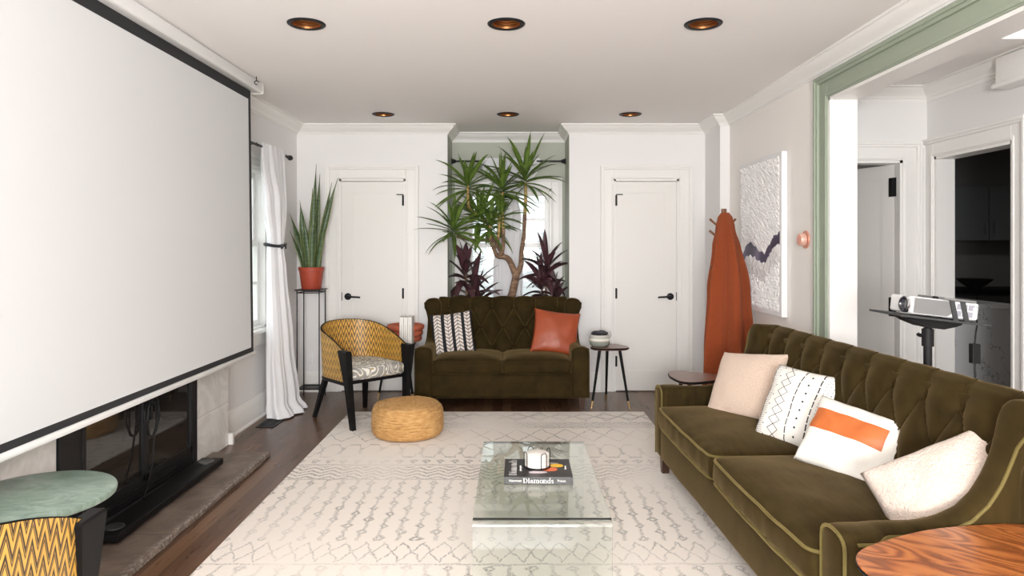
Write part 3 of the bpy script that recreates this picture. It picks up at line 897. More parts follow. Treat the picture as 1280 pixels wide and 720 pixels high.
for k, (ya, yb) in enumerate(((3.135, 3.675), (3.68, 4.215))):
    b = MB()
    fb(FX - .008, FX + .014, ya, ya + .028, .13, .715); fb(FX - .008, FX + .014, yb - .028, yb, .13, .715); fb(FX - .008, FX + .014, ya, yb, .13, .165); fb(FX - .008, FX + .014, ya, yb, .685, .715)
    d = b.build('glass_door', M['black_metal'], t, smooth=False)
    b = MB(); fb(FX - .002, FX + .002, ya + .028, yb - .028, .165, .685, 0); b.build('pane', M['glass_dark'], d, smooth=False)
    hy = yb - .014 if k == 0 else ya + .014
    b = MB(); b.tube([(1.99 + FX + .012, hy - 3.63, .45), (1.99 + FX + .035, hy - 3.63, .46), (1.99 + FX + .035, hy - 3.63, .56), (1.99 + FX + .012, hy - 3.63, .57)], .006); b.build('handle', M['black_metal'], d)
# hearth slab
def rough_slab(b, x0, x1, y0, y1, z0, z1):
    b.box(x0, x1, y0, y1, z0, z1, .004)
    bmesh.ops.subdivide_edges(b.bm, edges=[e for e in b.bm.edges if e.calc_length() > .2], cuts=30, use_grid_fill=True)
    for v in b.bm.verts:
        if v.co.x > x1 - .02: v.co.x += (noise.noise(v.co * 9) * .012 + noise.noise(v.co * 30) * .005)
        if v.co.y > y1 - .02: v.co.y += noise.noise(v.co * 12) * .012
b = MB(); rough_slab(b, -1.982, -1.60, 1.9, 4.52, .0, .03)
b.box(XL - .0, -1.982, 2.98, 4.28, .0, .018)
o = b.build('hearth', M['slate'], smooth=False); o['kind'] = 'structure'; tag(o, 'worn brown slate hearth slab in front of the fireplace', 'hearth')
# soundbar
t = thing('soundbar', 'long black soundbar lying face up on the hearth', 'soundbar', (-1.855, 3.665, .031), 0)
b = MB(); b.box(-.068, .066, -.57, .57, .012, .050, .008, 3); b.build('body', M['black_lacquer'], t)
for s in (-1, 1):
    b = MB(); b.lathe([(.0, .0535), (.018, .0525), (.028, .053), (.040, .057), (.044, .056), (.045, .0515)], 28, (0, s * .48, -.002)); b.build('speaker_driver', P('driver_grey', (.035, .035, .036), .35), t)
    b = MB(); b.box(-.045, .045, s * .40 - .02, s * .40 + .02, 0, .014, .003); b.build('foot', M['black_matte'], t)
b = MB(); b.tube([(-.07, -.53, .06), (-.085, -.3, .035), (-.08, .1, .03)], .012); b.tube([(-.1, -.45, .006), (-.1, .5, .006)], .014)
b.build('rear_rail', M['black_metal'], t)
# hanging cord
pts = []
for i in range(46):
    a = i / 45 * 2 * PI * 2.3
    pts.append((-1.935 + .01 * math.sin(a * .5), 3.665 + .06 * math.sin(a) + .004 * (i % 3), .475 - .105 * math.cos(a)))
pts += [(-1.93, 3.68, .36), (-1.925, 3.66, .25), (-1.92, 3.60, .13), (-1.90, 3.52, .092)]
b = MB(); b.tube(pts, .005, 7); b.tube([(-1.935, 3.60, .53), (-1.94, 3.66, .56), (-1.945, 3.70, .535)], .009, 7)
o = b.build('extension_lead', M['black_matte']); tag(o, 'black power cord looped over the fireplace door handles', 'cord')

# ------------------------------------------------------------------ rug
b = MB()
b.grid(lambda u, v: (lerp(-1.35, 1.10, u), lerp(1.6, 5.70, v), .010 + .002 * noise.noise(Vector((u * 5, v * 8, 0)))), 50, 80)
b.box(-1.352, 1.102, 1.598, 5.702, .001, .0085)
o = b.build('rug', M['rug']); tag(o, 'cream rug with faded grey trellis and zigzag lines', 'rug')
RZ = .0125

# ------------------------------------------------------------------ glass coffee table
TX0, TX1, TY0, TY1, TH = -.141, .359, 2.44, 3.455, .41
t = thing('coffee_table', 'clear waterfall glass coffee table on the cream rug', 'coffee table', ((TX0 + TX1) / 2, (TY0 + TY1) / 2, RZ))
L = (TY1 - TY0) / 2; th = .012; r0 = .03; hh = TH - RZ
def prof(off):
    p = [(-L + off, 0)]
    rr = r0 - off
    for i in range(9): a = PI - i / 8 * PI / 2; p.append((-L + r0 + rr * math.cos(a), hh - r0 + rr * math.sin(a)))
    for i in range(9): a = PI / 2 - i / 8 * PI / 2; p.append((L - r0 + rr * math.cos(a), hh - r0 + rr * math.sin(a)))
    p.append((L - off, 0)); return p
poly = prof(0) + prof(th)[::-1]
b = MB()
A = [b.bm.verts.new((-.25, y, z)) for y, z in poly]; B2 = [b.bm.verts.new((.25, y, z)) for y, z in poly]
n = len(poly)
for i in range(n): b.bm.faces.new((A[i], A[(i + 1) % n], B2[(i + 1) % n], B2[i]))
m = n // 2
for S_ in (A, B2):
    for i in range(m - 1):
        f = b.bm.faces.new((S_[i], S_[i + 1], S_[n - 2 - i], S_[n - 1 - i]))
o = b.build('bent_glass', M['table_glass'], t)
q = M['table_glass']; nt = q.node_tree; ab = nt.nodes.new('ShaderNodeVolumeAbsorption'); ab.inputs[0].default_value = (.45, .88, .66, 1); ab.inputs[1].default_value = 3.6
nt.links.new(ab.outputs[0], nt.nodes['Material Output'].inputs['Volume'])

def text(name, s, size, loc, rot, mat, parent, ext=.0004, sx=1.0):
    cu = bpy.data.curves.new(name, 'FONT'); cu.body = s; cu.size = size; cu.extrude = ext; cu.align_x = 'CENTER'; cu.align_y = 'CENTER'
    o = bpy.data.objects.new(name, cu); C.objects.link(o); cu.materials.append(mat); o.parent = parent
    dg = bpy.context.evaluated_depsgraph_get()
    me = bpy.data.meshes.new_from_object(o.evaluated_get(dg)); me.name = name
    bpy.data.objects.remove(o); bpy.data.curves.remove(cu)
    o = bpy.data.objects.new(name, me); C.objects.link(o); o.parent = parent
    if not me.materials: me.materials.append(mat)
    o.location = loc; o.rotation_euler = rot; o.scale = (sx, 1, 1)
    return o
M['print_white'] = P('print_white', (.82, .80, .77), .6)
M['book_black'] = P('book_black', (.022, .019, .019), .38)
M['paper'] = P('paper', (.78, .75, .68), .8)
BX, BY, BZ = .110, 2.925, TH + .0005
t = thing('coffee_table_book', 'black hardback titled Diamonds on the glass table', 'book', (BX, BY, BZ), R(-.6))
BW, BD, BH = .142, .118, .032
b = MB(); b.box(-BW, BW, -BD, BD, .0, .0035, .001); b.box(-BW, BW, -BD, BD, BH - .0035, BH, .001); b.box(-BW, BW, -BD, -BD + .004, 0, BH, .0015)
b.build('cover', M['book_black'], t, smooth=False)
b = MB(); b.box(-BW + .004, BW - .004, -BD + .004, BD - .004, .0035, BH - .0035); b.build('pages', M['paper'], t, smooth=False)
yf = -BD - .0004
def serif_word(name, word, h, loc, rot, mat, parent):
    """fat-and-thin serif capitals and minuscules drawn as flat polygons"""
    b = MB(); X = [0.0]; TK, TN = .10, .03
    def quad(x0, y0, x1, y1): b.box(X[0] + x0, X[0] + x1, y0, y1, 0, .0006 / h)
    def stem(x, y0, y1, top=True): quad(x - TK / 2, y0, x + TK / 2, y1); quad(x - .11, y0, x + .11, y0 + TN); (quad(x - .12, y1 - TN, x + TK / 2, y1) if top else None)
    def ring(cx, cy, rx, ry, a0=0, a1=360, tk=TK):
        n = 24; vo = []
        for i in range(n + 1):
            a = R(lerp(a0, a1, i / n)); w = lerp(TN, tk, abs(math.cos(a)) ** 1.4); c, s_ = math.cos(a), math.sin(a)
            vo.append(((X[0] + cx + rx * c, cy + ry * s_), (X[0] + cx + (rx - w) * c, cy + (ry - w * .8) * s_)))
        for (o1, i1), (o2, i2) in zip(vo, vo[1:]):
            b.bm.faces.new([b.bm.verts.new((*p, .0006 / h)) for p in (o1, o2, i2, i1)])
    def arch(x0, x1): ring((x0 + x1) / 2, .30, (x1 - x0) / 2 + TK / 2, .19, 0, 180)
    for ch in word:
        if ch == 'D': stem(.14, 0, .7); ring(.2, .35, .42, .35, -90, 90); adv = .72
        elif ch == 'i': stem(.12, 0, .48); ring(.11, .62, .075, .075); adv = .27
        elif ch == 'a': ring(.2, .15, .17, .155); ring(.21, .33, .17, .15, 0, 170); stem(.36, 0, .34, False); adv = .52
        elif ch == 'm': stem(.12, 0, .48); arch(.12, .40); stem(.40, 0, .32, False); arch(.40, .68); stem(.68, 0, .32, False); adv = .84
        elif ch == 'n': stem(.12, 0, .48); arch(.12, .42); stem(.42, 0, .32, False); adv = .58
        elif ch == 'o': ring(.25, .24, .23, .25); adv = .5
        elif ch == 'd': ring(.22, .24, .2, .25); stem(.4, 0, .74); adv = .56
        elif ch == 's': ring(.19, .35, .14, .135, 20, 270); ring(.19, .135, .15, .14, -160, 90); adv = .38
        X[0] += adv
    W_ = X[0]
    for v in b.bm.verts: v.co = Vector(((v.co.x - W_ / 2) * h, (v.co.y - .33) * h, v.co.z * h))
    o = b.build(name, mat, parent, smooth=False); o.location = loc; o.rotation_euler = rot; return o
serif_word('spine_title', 'Diamonds', .029, (.0, yf, BH * .48), (R(90), 0, 0), M['print_white'], t)
text('spine_author', 'Newman', .013, (-.095, yf, BH * .48), (R(90), 0, 0), M['print_white'], t, sx=1.1)
text('spine_publisher', 'Preuss', .013, (.095, yf, BH * .48), (R(90), 0, 0), M['print_white'], t)
serif_word('cover_title', 'Diamonds', .046, (-.105, .0, BH + .0004), (0, 0, R(90)), M['print_white'], t)
text('cover_subtitle', 'photographs', .014, (-.074, -.01, BH + .0004), (0, 0, R(90)), M['print_white'], t)
text('cover_author', 'Newman', .013, (.118, .0, BH + .0004), (0, 0, R(90)), M['print_white'], t)
def blob(name, cx, cy, rx, ry, mat, seed, lab):
    b = MB(); n = 22; vs = []
    for j in range(n):
        a = 2 * PI * j / n; k = 1 + .22 * noise.noise(Vector((math.cos(a) * 1.7 + seed, math.sin(a) * 1.7, seed)))
        vs.append((cx + rx * k * math.cos(a), cy + ry * k * math.sin(a)))
    b.prism(vs, 'z', BH + .0001, BH + .0006); plabel(b.build(name, mat, t, smooth=False), lab)
blob('cover_gem', .080, .028, .030, .022, P('print_yellow', (.80, .47, .02), .4), 1.3, 'yellow gem printed on the cover')
blob('cover_gem', .052, -.022, .034, .024, P('print_orange', (.72, .15, .05), .4), 4.1, 'orange gem printed on the cover')
blob('cover_gem', -.002, -.062, .040, .014, P('print_pale', (.62, .52, .55), .4), 7.7, 'pale gem printed on the cover')
blob('cover_gem', .066, .056, .026, .010, P('print_grey', (.40, .38, .38), .4), 2.7, 'grey gem printed on the cover')
# coaster holder and coasters
CX, CY, CZ = .108, 2.935, BZ + BH + .001
t = thing('coaster_holder', 'black wire holder around the white coasters on the book', 'coaster holder', (CX, CY, CZ))
b = MB(); ring = [(.056 * math.cos(2 * PI * i / 40), .056 * math.sin(2 * PI * i / 40), .0025) for i in range(40)]
b.tube(ring, .002, 6, closed=True); b.tube([(-.056, 0, .0025), (.056, 0, .0025)], .0018, 6); b.tube([(0, -.056, .0025), (0, .056, .0025)], .0018, 6); b.build('base_ring', M['black_metal'], t)
for k in range(4):
    a0 = R(-62 + 90 * k); pts = []
    w = .013 / .058
    for i in range(5): pts.append((a0 - w, .0025 + .056 * i / 4))
    for i in range(1, 8): aa = PI - PI * i / 8; pts.append((a0 + w * math.cos(aa), .0585 + .013 * math.sin(aa)))
    for i in range(5): pts.append((a0 + w, .0585 - .056 * i / 4))
    b = MB(); b.tube([(.0585 * math.cos(a), .0585 * math.sin(a), z) for a, z in pts], .0019, 6); b.build('wire_loop', M['black_metal'], t)
M['coaster'] = P('coaster', (.72, .68, .63), .8)
names = ['bottom', 'second', 'third', 'fourth', 'fifth', 'top']
co = None
for k in range(6):
    lab = 'round white coaster, %s of the stack in the wire holder' % (names[k] if k in (0, 5) else names[k] + ' from the bottom')
    z = CZ + .0048 + k * .0092
    if co is None:
        b = MB(); b.lathe([(0, 0), (.0475, 0), (.0495, .0012), (.052, .0028), (.052, .0060), (.0495, .0078), (.0475, .0090), (0, .0090)], 36); co = b.build('coaster', M['coaster']); o = co
    else: o = co.copy(); C.objects.link(o)
    o.location = (CX, CY, z); tag(o, lab, 'coaster', 'white coasters in the wire holder')

# ------------------------------------------------------------------ tufted velvet sofas
def make_sofa(t, W, pipe, seed=0, puff=.04, crest=.3, pleat=None):
    D = .735; at = .155; ARM = .535; TOPZ = .905
    ZT = ((.28, ARM), (.35, .547), (.42, .578), (.475, .628), (.515, .692), (.545, .762), (.567, .838), (.580, .885), (.590, .902), (.60, .907), (.735, .900))
    def zt(y):
        if y <= ZT[0][0]: return ARM
        for (a, va), (c, vc) in zip(ZT, ZT[1:]):
            if y <= c: return lerp(va, vc, (y - a) / (c - a))
        return ZT[-1][1]
    # base
    b = MB(); b.box(-W / 2 + at - .02, W / 2 - at + .02, -.005, D - .03, .10, .315, .03, 4)
    bmesh.ops.subdivide_edges(b.bm, edges=[e for e in b.bm.edges if e.calc_length() > .3], cuts=14, use_grid_fill=True)
    for v in b.bm.verts:
        if v.co.y < .1: v.co.y += .004 * noise.noise(Vector((v.co.x * 6, v.co.z * 14, seed)))
    b.build('base', M['velvet'], t)
    # arms with wings
    for s in (-1, 1):
        xi, xo = W / 2 - at, W / 2
        def section(y, inset=0.0):
            bulb = sst(.548, .588, y); z1 = zt(y) - inset * .6; r = .045 + .028 * bulb
            neck = .055 * sst(.09, .17, y)
            pts = []
            def ox(z): return xo - inset - neck - .012 * bulb + bulb * .055 * sst(z1 - .17, z1 - .08, z) + .012 * sst(.46, .30, z) * 0
            def ix(z): return xi + inset - bulb * .014 * sst(.6, .8, z)
            N = 12
            for k in range(N): z = lerp(.10 + inset, z1 - r, k / (N - 1)); pts.append((s * ix(z), y, z))
            zc = z1 - r; a, c = ix(zc), ox(zc)
            for k in range(1, 10):
                an = PI - PI * k / 10
                pts.append((s * ((a + c) / 2 + (c - a) / 2 * math.copysign(abs(math.cos(an)) ** .85, math.cos(an))), y, zc + r * math.sin(an) ** .85))
            for k in range(N): z = lerp(z1 - r, .10 + inset, k / (N - 1)); pts.append((s * ox(z), y, z))
            return pts
        b = MB()
        ys = [0, .006, .018, .04, .07, .09, .105, .12, .135, .15, .165, .18] + [.21 + i * .03 for i in range(9)] + [.47, .49, .51, .525, .535, .545, .555] + [.562, .57, .577, .584, .591, .60, .62, .65, .68, .71, .725, .735]
        ins = {0: .026, 1: .012, 2: .003}
        secs = [section(y, ins.get(i, .02 if i == len(ys) - 1 else 0)) for i, y in enumerate(ys)]
        b.sections(secs); a = b.build('arm', M['velvet'], t)
        # piping round the front panel and along the inner top edge
        b = MB(); b.tube([(p[0], .004, p[2]) for p in section(.004, .008)], .0058, 6)
        b.tube([(lambda p: (p[0], y, p[2] + .003))(section(y)[12 + 8]) for y in ys[3:-3]], .0055, 6)
        b.build('piping', pipe, a)
    # tufted back
    bw = W / 2 - at + .012
    keys = [(.515, .34), (.53, .40), (.562, .52), (.595, .64), (.625, .76), (.647, .84), (.66, .885), (.69, .906), (.72, .90), (.737, .875), (.741, .82)]
    cl = [0]
    for (a, c), (a2, c2) in zip(keys, keys[1:]): cl.append(cl[-1] + math.hypot(a2 - a, c2 - c))
    tot = cl[-1]
    def at_s(sv):
        for i in range(len(keys) - 1):
            if sv <= cl[i + 1] + 1e-9:
                k = (sv - cl[i]) / (cl[i + 1] - cl[i]); return lerp(keys[i][0], keys[i + 1][0], k), lerp(keys[i][1], keys[i + 1][1], k)
        return keys[-1]
    s1 = cl[4] + .05; rs = .178; sx = .205
    def nrm(sv):
        y0, z0 = at_s(max(0, sv - .03)); y1, z1 = at_s(min(tot, sv + .03)); d = math.hypot(y1 - y0, z1 - z0)
        return -(z1 - z0) / d, (y1 - y0) / d
    def back(u, v):
        x = lerp(-bw, bw, u); sv = v * tot
        y, z = at_s(sv); ny, nz = nrm(sv)
        p = x / sx - .5; qq = (s1 - sv) / rs
        if qq >= 0:
            f = abs(math.sin(PI * (p + qq / 2)) * math.sin(PI * (p - qq / 2)))
        else: f = math.sin(PI * p) ** 2
        h = (f ** .46) * puff
        if qq >= 0 or True:
            # button dimples
            best = 9
            for rr in range(0, 4):
                dq = (s1 - rr * rs) - sv
                px = (x / sx - .5 - (.5 if rr % 2 else 0)); dx = (px - round(px)) * sx
                best = min(best, math.hypot(dx, dq))
            h -= .014 * math.exp(-(best / .020) ** 2)
        if qq < 0: h *= lerp(1, crest, min(1, -qq / .5))
        edge = 1 - sst(.90, 1.0, abs(x) / bw) * .5
        h *= edge
        return (x, y + ny * h, z + nz * h)
    b = MB(); b.grid(back, int(W / .0125), 76)
    bk = b.build('backrest', M['velvet'], t, angle=180)
    b = MB(); b.box(-bw, bw, .64, D, .10, .86, .012); plabel(b.build('back_panel', M['velvet'], t), 'flat rear panel')
    nb = int(W / sx) + 2
    b = MB()
    def on_back(x, sv, off=puff * .24):
        y, z = at_s(max(0, min(tot, sv))); ny, nz = nrm(sv); return (x, y + ny * off, z + nz * off)
    for rr in range(3):
        for k in range(-nb, nb):
            x = (k + .5 + (.5 if rr % 2 else 0)) * sx
            if abs(x) > bw - .03: continue
            if rr == 0: b.tube([on_back(x, lerp(s1 + .012, s1 + .12, j / 6), puff * .13) for j in range(7)], .0028, 6)
            for d_ in (-1, 1):
                x2 = x + d_ * sx / 2
                if abs(x2) > bw - .02: continue
                b.tube([on_back(lerp(x, x2, lerp(.08, .92, j / 6)), s1 - (rr + lerp(.08, .92, j / 6)) * rs) for j in range(7)], .0028, 6)
    b.build('pleat_fold', pleat, bk)
    for rr in range(3):
        sv = s1 - rr * rs; y, z = at_s(sv); ny, nz = nrm(sv)
        for k in range(-nb, nb):
            x = (k + .5 + (.5 if rr % 2 else 0)) * sx
            if abs(x) > bw - .06: continue
            b = MB(); b.sphere((x, y - ny * .010, z - nz * .010), .011, 1, .8, 1, 10, 7); b.build('button', M['velvet'], bk)
    # cushions
    cw = (W - 2 * at) / 2
    for i in (0, 1):
        xa = -W / 2 + at + i * cw + .003; xb = xa + cw - .006
        y0, y1, z0, z1 = -.022, .57, .305, .425
        b = MB(); b.box(xa, xb, y0, y1, z0, z1, .035, 4)
        bmesh.ops.subdivide_edges(b.bm, edges=[e for e in b.bm.edges if e.calc_length() > .3], cuts=22, use_grid_fill=True)
        for v in b.bm.verts:
            u = (v.co.x - (xa + xb) / 2) / (cw / 2); w = (v.co.y - (y0 + y1) / 2) / ((y1 - y0) / 2)
            k = max(0, 1 - u ** 4) * max(0, 1 - w ** 4)
            if v.co.z > .365: v.co.z += .035 * k + .004 * noise.noise(v.co * 7)
            if v.co.y < y0 + .04:
                v.co.y -= .018 * (1 - u * u) * max(0, 1 - abs(v.co.z - .36) * 12) ; v.co.y += .010 * noise.noise(Vector((v.co.x * 22 + v.co.z * 12, v.co.z * 10, i + seed)))
        c = b.build('seat_cushion', M['velvet'], t)
        for zz in (z1 - .008, z0 + .010):
            pts = []
            ra = .05; xx0, xx1, yy0, yy1 = xa + .004, xb - .004, y0 + .004, y1 - .004
            for (cx, cy, a0) in ((xx1 - ra, yy1 - ra, 0), (xx0 + ra, yy1 - ra, 90), (xx0 + ra, yy0 + ra, 180), (xx1 - ra, yy0 + ra, 270)):
                for j in range(7): a = R(a0 + j * 15); pts.append([cx + ra * math.cos(a), cy + ra * math.sin(a), zz])
            full = []
            for (p, q2) in zip(pts, pts[1:] + pts[:1]):
                nn = max(1, int(math.hypot(q2[0] - p[0], q2[1] - p[1]) / .05))
                for j in range(nn): full.append([lerp(p[0], q2[0], j / nn), lerp(p[1], q2[1], j / nn), zz])
            for p in full:
                u = (p[0] - (xa + xb) / 2) / (cw / 2)
                if p[1] < .1: p[1] -= .010 * (1 - u * u)
                p[2] += .004 * noise.noise(Vector((p[0] * 8, p[1] * 8, seed)))
            b = MB(); b.tube(full, .0062, 7, closed=True); b.build('piping', pipe, c)
    # legs
    for sx_ in (-1, 1):
        for yy in (.05, D - .05):
            b = MB(); cx = sx_ * (W / 2 - .065)
            def sq(h, z, dy=0): return [(cx - h, yy - h + dy, z), (cx + h, yy - h + dy, z), (cx + h, yy + h + dy, z), (cx - h, yy + h + dy, z)]
            b.sections([sq(.020, 0, -.006 if yy < .3 else .006), sq(.030, .115)]); b.build('leg', M['dark_wood'], t)

love = thing('loveseat', 'small olive velvet tufted loveseat in front of the window alcove', 'sofa', (-.085, 5.78, .0))
make_sofa(love, 1.49, M['velvet'], seed=1, puff=.046, crest=.35, pleat=M['velvet_fold_lit'])
sofa = thing('sofa', 'long olive velvet tufted sofa on the right side', 'sofa', (.924, 3.10, RZ), R(-90 + 2.0))
make_sofa(sofa, 2.25, M['piping'], seed=5, puff=.032, crest=.12, pleat=M['velvet'])

# ------------------------------------------------------------------ cushions
def pillow(name, label, w, h, th, c, right, up, mat, group=None, seed=0, wr=.006, pinch=.07, n=30, roll=0):
    r = Vector(right).normalized(); u = Vector(up); u = (u - r * u.dot(r)).normalized(); nn = r.cross(u)
    m = Matrix(((r.x, u.x, nn.x, c[0]), (r.y, u.y, nn.y, c[1]), (r.z, u.z, nn.z, c[2]), (0, 0, 0, 1))) @ Matrix.Rotation(R(roll), 4, 'Z')
    b = MB(); V = {}
    for side in (1, -1):
        for i in range(n + 1):
            for j in range(n + 1):
                if side == -1 and (i in (0, n) or j in (0, n)): V[(side, i, j)] = V[(1, i, j)]; continue
                a, d = -1 + 2 * i / n, -1 + 2 * j / n
                a = math.copysign(abs(a) ** .85, a); d = math.copysign(abs(d) ** .85, d)
                k = (max(0, 1 - a * a) * max(0, 1 - d * d)) ** .42
                x = w / 2 * a * (1 - pinch * (1 - d * d)); y = h / 2 * d * (1 - pinch * (1 - a * a))
                ca = math.atan2(d, a)
                z = side * (th / 2 * k) + wr * k ** .5 * (noise.noise(Vector((x * 11 + seed, y * 11, side))) + .6 * math.sin(ca * 9 + seed) * (1 - k))
                V[(side, i, j)] = b.bm.verts.new((x, y, z))
    for side in (1, -1):
        for i in range(n):
            for j in range(n):
                f = [V[(side, i, j)], V[(side, i + 1, j)], V[(side, i + 1, j + 1)], V[(side, i, j + 1)]]
                b.bm.faces.new(f if side == 1 else f[::-1])
    o = b.build(name, mat, angle=80); o.matrix_world = m
    tag(o, label, 'cushion', group)
    return o
G = 'throw cushions on the sofas'
pillow('throw_pillow', 'black cushion with white leaf chevron stripes on the loveseat', .39, .38, .13, (-.535, 6.15, .61), (1, -.03, .0), (.07, .34, 1), M['chevron_pillow'], G, 1, roll=8)
pillow('throw_pillow', 'rust red leather cushion on the loveseat', .42, .40, .13, (.39, 6.12, .62), (1, .05, 0), (-.03, .36, 1), M['leather_rust'], G, 2, wr=.009, roll=-8)
pillow('throw_pillow', 'plain beige boucle cushion at the far end of the sofa', .44, .40, .15, (1.315, 3.83, .61), (.55, -.82, .10), (.50, .33, 1), M['boucle_beige'], G, 3, pinch=.05)
pillow('throw_pillow', 'white cushion with black hand-drawn diamond and dot pattern', .36, .39, .15, (1.39, 3.31, .605), (.52, -.80, -.05), (.46, .26, 1), M['mudcloth'], G, 4, wr=.012, pinch=.04)
pillow('throw_pillow', 'white cushion with one orange leather band', .40, .31, .15, (1.412, 2.83, .575), (.62, -.75, -.03), (.50, .40, 1), M['stripe_pillow'], G, 5, wr=.016, pinch=.04, roll=-7)
pillow('throw_pillow', 'cream boucle cushion slumped against the near sofa arm', .47, .30, .18, (1.465, 2.275, .585), (.80, -.46, .24), (-.05, .66, .70), M['boucle_cream'], G, 6, wr=.020, pinch=.03, roll=17)

# ------------------------------------------------------------------ jute pouf
b = MB(); rows = []
prof_ = [(.0, .232)]
R0 = .258
for i in range(1, 12): prof_.append((i * .0195, .238 - .0015 * i * (i / 11)))
prof_ += [(.232, .222), (.246, .208), (.254, .19)]
for i in range(10): prof_.append((R0 + .003 * math.sin(i / 9 * PI), .175 - i * .016))
prof_ += [(.252, .02), (.238, .004), (.20, 0), (0, 0)]
fine = []
for (r1, z1), (r2, z2) in zip(prof_, prof_[1:]):
    k = max(1, int(math.hypot(r2 - r1, z2 - z1) / .0045))
    for j in range(k): fine.append((lerp(r1, r2, j / k), lerp(z1, z2, j / k)))
fine.append(prof_[-1])
acc = 0; fin2 = []
for i, (r_, z_) in enumerate(fine):
    if i: acc += math.hypot(r_ - fine[i - 1][0], z_ - fine[i - 1][1])
    k = .0055 * (abs(math.sin(acc * PI / .0185)) - .5)
    side = sst(.2, .25, r_)
    fin2.append((max(0, r_ + k * side), z_ + k * (1 - side)))
b.lathe(fin2, 96, cap=False)
for v in b.bm.verts:
    a = math.atan2(v.co.y, v.co.x); rr = math.hypot(v.co.x, v.co.y)
    v.co += Vector((math.cos(a), math.sin(a), .6)) * (.0025 * noise.noise(Vector((a * 14, v.co.z * 60, rr * 40))))
    v.co.z += .006 * noise.noise(Vector((v.co.x * 6, v.co.y * 6, 0))) * sst(.0, .2, v.co.z)
o = b.build('pouf', M['jute'], angle=80); o.location = (-.768, 5.03, RZ); tag(o, 'round braided jute pouf on the rug', 'pouf')

# ------------------------------------------------------------------ barrel chairs
def make_chair(label, loc, rz):
    t = thing('barrel_chair', label, 'armchair', loc, rz, 'zigzag barrel armchairs')
    hw = .262
    def plan(u):   # u -1..1 round the back, from left post to right post
        a = u * PI / 2
        if abs(u) > .62:
            k = (abs(u) - .62) / .38; s = math.copysign(1, u)
            ex, ey = plan0(.62 * s)
            return (lerp(ex, s * hw, k), lerp(ey, -.24, k))
        return plan0(u)
    def plan0(u):
        a = u / .62 * R(78)
        return (hw * 1.03 * math.sin(a), .03 + .27 * math.cos(a) ** .9)
    def top(u): return .592 + .185 * (1 - abs(u) ** 2.4)
    def bot(u): return .355
    ns = 44
    lens = [0]
    for i in range(ns): p, q2 = plan(-1 + 2 * i / ns), plan(-1 + 2 * (i + 1) / ns); lens.append(lens[-1] + math.hypot(q2[0] - p[0], q2[1] - p[1]))
    def off(u, d):
        e = .01; p, q2 = plan(max(-1, u - e)), plan(min(1, u + e)); tx, ty = q2[0] - p[0], q2[1] - p[1]; l = math.hypot(tx, ty)
        x, y = plan(u); return (x - ty / l * d, y + tx / l * d)
    b = MB()
    for d in (0, .016):
        b.grid(lambda a, v: (*[c * (1 + .06 * (v - .4)) for c in off(-1 + 2 * a, d)], lerp(bot(0), top(-1 + 2 * a), v)), ns, 10,
               lambda a, v: (lens[int(round(a * ns))], v * (top(-1 + 2 * a) - .355)))
    b.build('shell', M['zigzag'], t, angle=60)
    b = MB()
    for rail, z0 in ((0, None), (1, .35)):
        pts = []
        for i in range(ns + 1):
            u = -1 + 2 * i / ns; x, y = off(u, .008)
            k = 1.036 if rail == 0 else .976
            pts.append((x * k, y * k, top(u) if rail == 0 else z0))
        b.tube(pts, .0045 if rail == 0 else .016, 6)
    b.box(-hw + .005, hw - .005, -.245, -.20, .345, .395, .004)
    b.build('shell_rim', M['black_lacquer'], t)
    b = MB()
    out = [plan(-1 + 2 * i / 24) for i in range(25)]
    poly = [(x * .93, y * .95 - .002) for x, y in out]
    poly += [(.235, -.26), (.12, -.275), (0, -.28), (-.12, -.275), (-.235, -.26)][0:]
    secs = []
    for k, z in ((.96, .375), (1.0, .39), (1.0, .435), (.985, .452), (.93, .466), (.8, .474), (.5, .479), (.2, .481)): secs.append([(x * k, y * k - .0 * z, z) for x, y in poly])
    b.sections(secs); b.build('seat', M['scroll'], t, angle=60)
    for s in (-1, 1):
        b = MB()
        def q_(cx, cy, hx, hy, z): return [(cx - hx, cy - hy, z), (cx + hx, cy - hy, z), (cx + hx, cy + hy, z), (cx - hx, cy + hy, z)]
        b.sections([q_(s * .235, -.285, .017, .019, 0), q_(s * .262, -.262, .021, .034, .36), q_(s * .284, -.245, .025, .062, .598), q_(s * .284, -.245, .020, .056, .606)])
        plabel(b.build('leg', M['black_lacquer'], t, smooth=False), 'black front leg rising to the arm')
        b = MB(); b.sections([q_(s * .235, .33, .014, .014, 0), q_(s * .175, .225, .022, .022, .365)]); b.build('leg', M['black_lacquer'], t, smooth=False)
    return t
ch = make_chair('barrel armchair with yellow zigzag shell between plant stand and loveseat', (-1.215, 5.49, .0), R(43))
dup(ch, (-1.52, 1.74, RZ - .0125), R(181), 'barrel armchair with yellow zigzag shell, cut off at the lower left by the green table')

# ------------------------------------------------------------------ green marble table
t = thing('marble_side_table', 'round green marble side table in front of the fireplace', 'side table', (-1.72, 2.45, .031))
b = MB(); b.lathe([(0, .445), (.255, .445), (.262, .449), (.264, .456), (.264, .465), (.262, .469), (.258, .471), (0, .471)], 72); b.build('table_top', M['marble_green'], t)
b = MB(); b.lathe([(0, .0), (.16, 0), (.165, .006), (.165, .014), (.05, .022), (.024, .04), (.022, .4), (.06, .43), (.1, .445)], 36); b.build('pedestal', M['black_metal'], t)

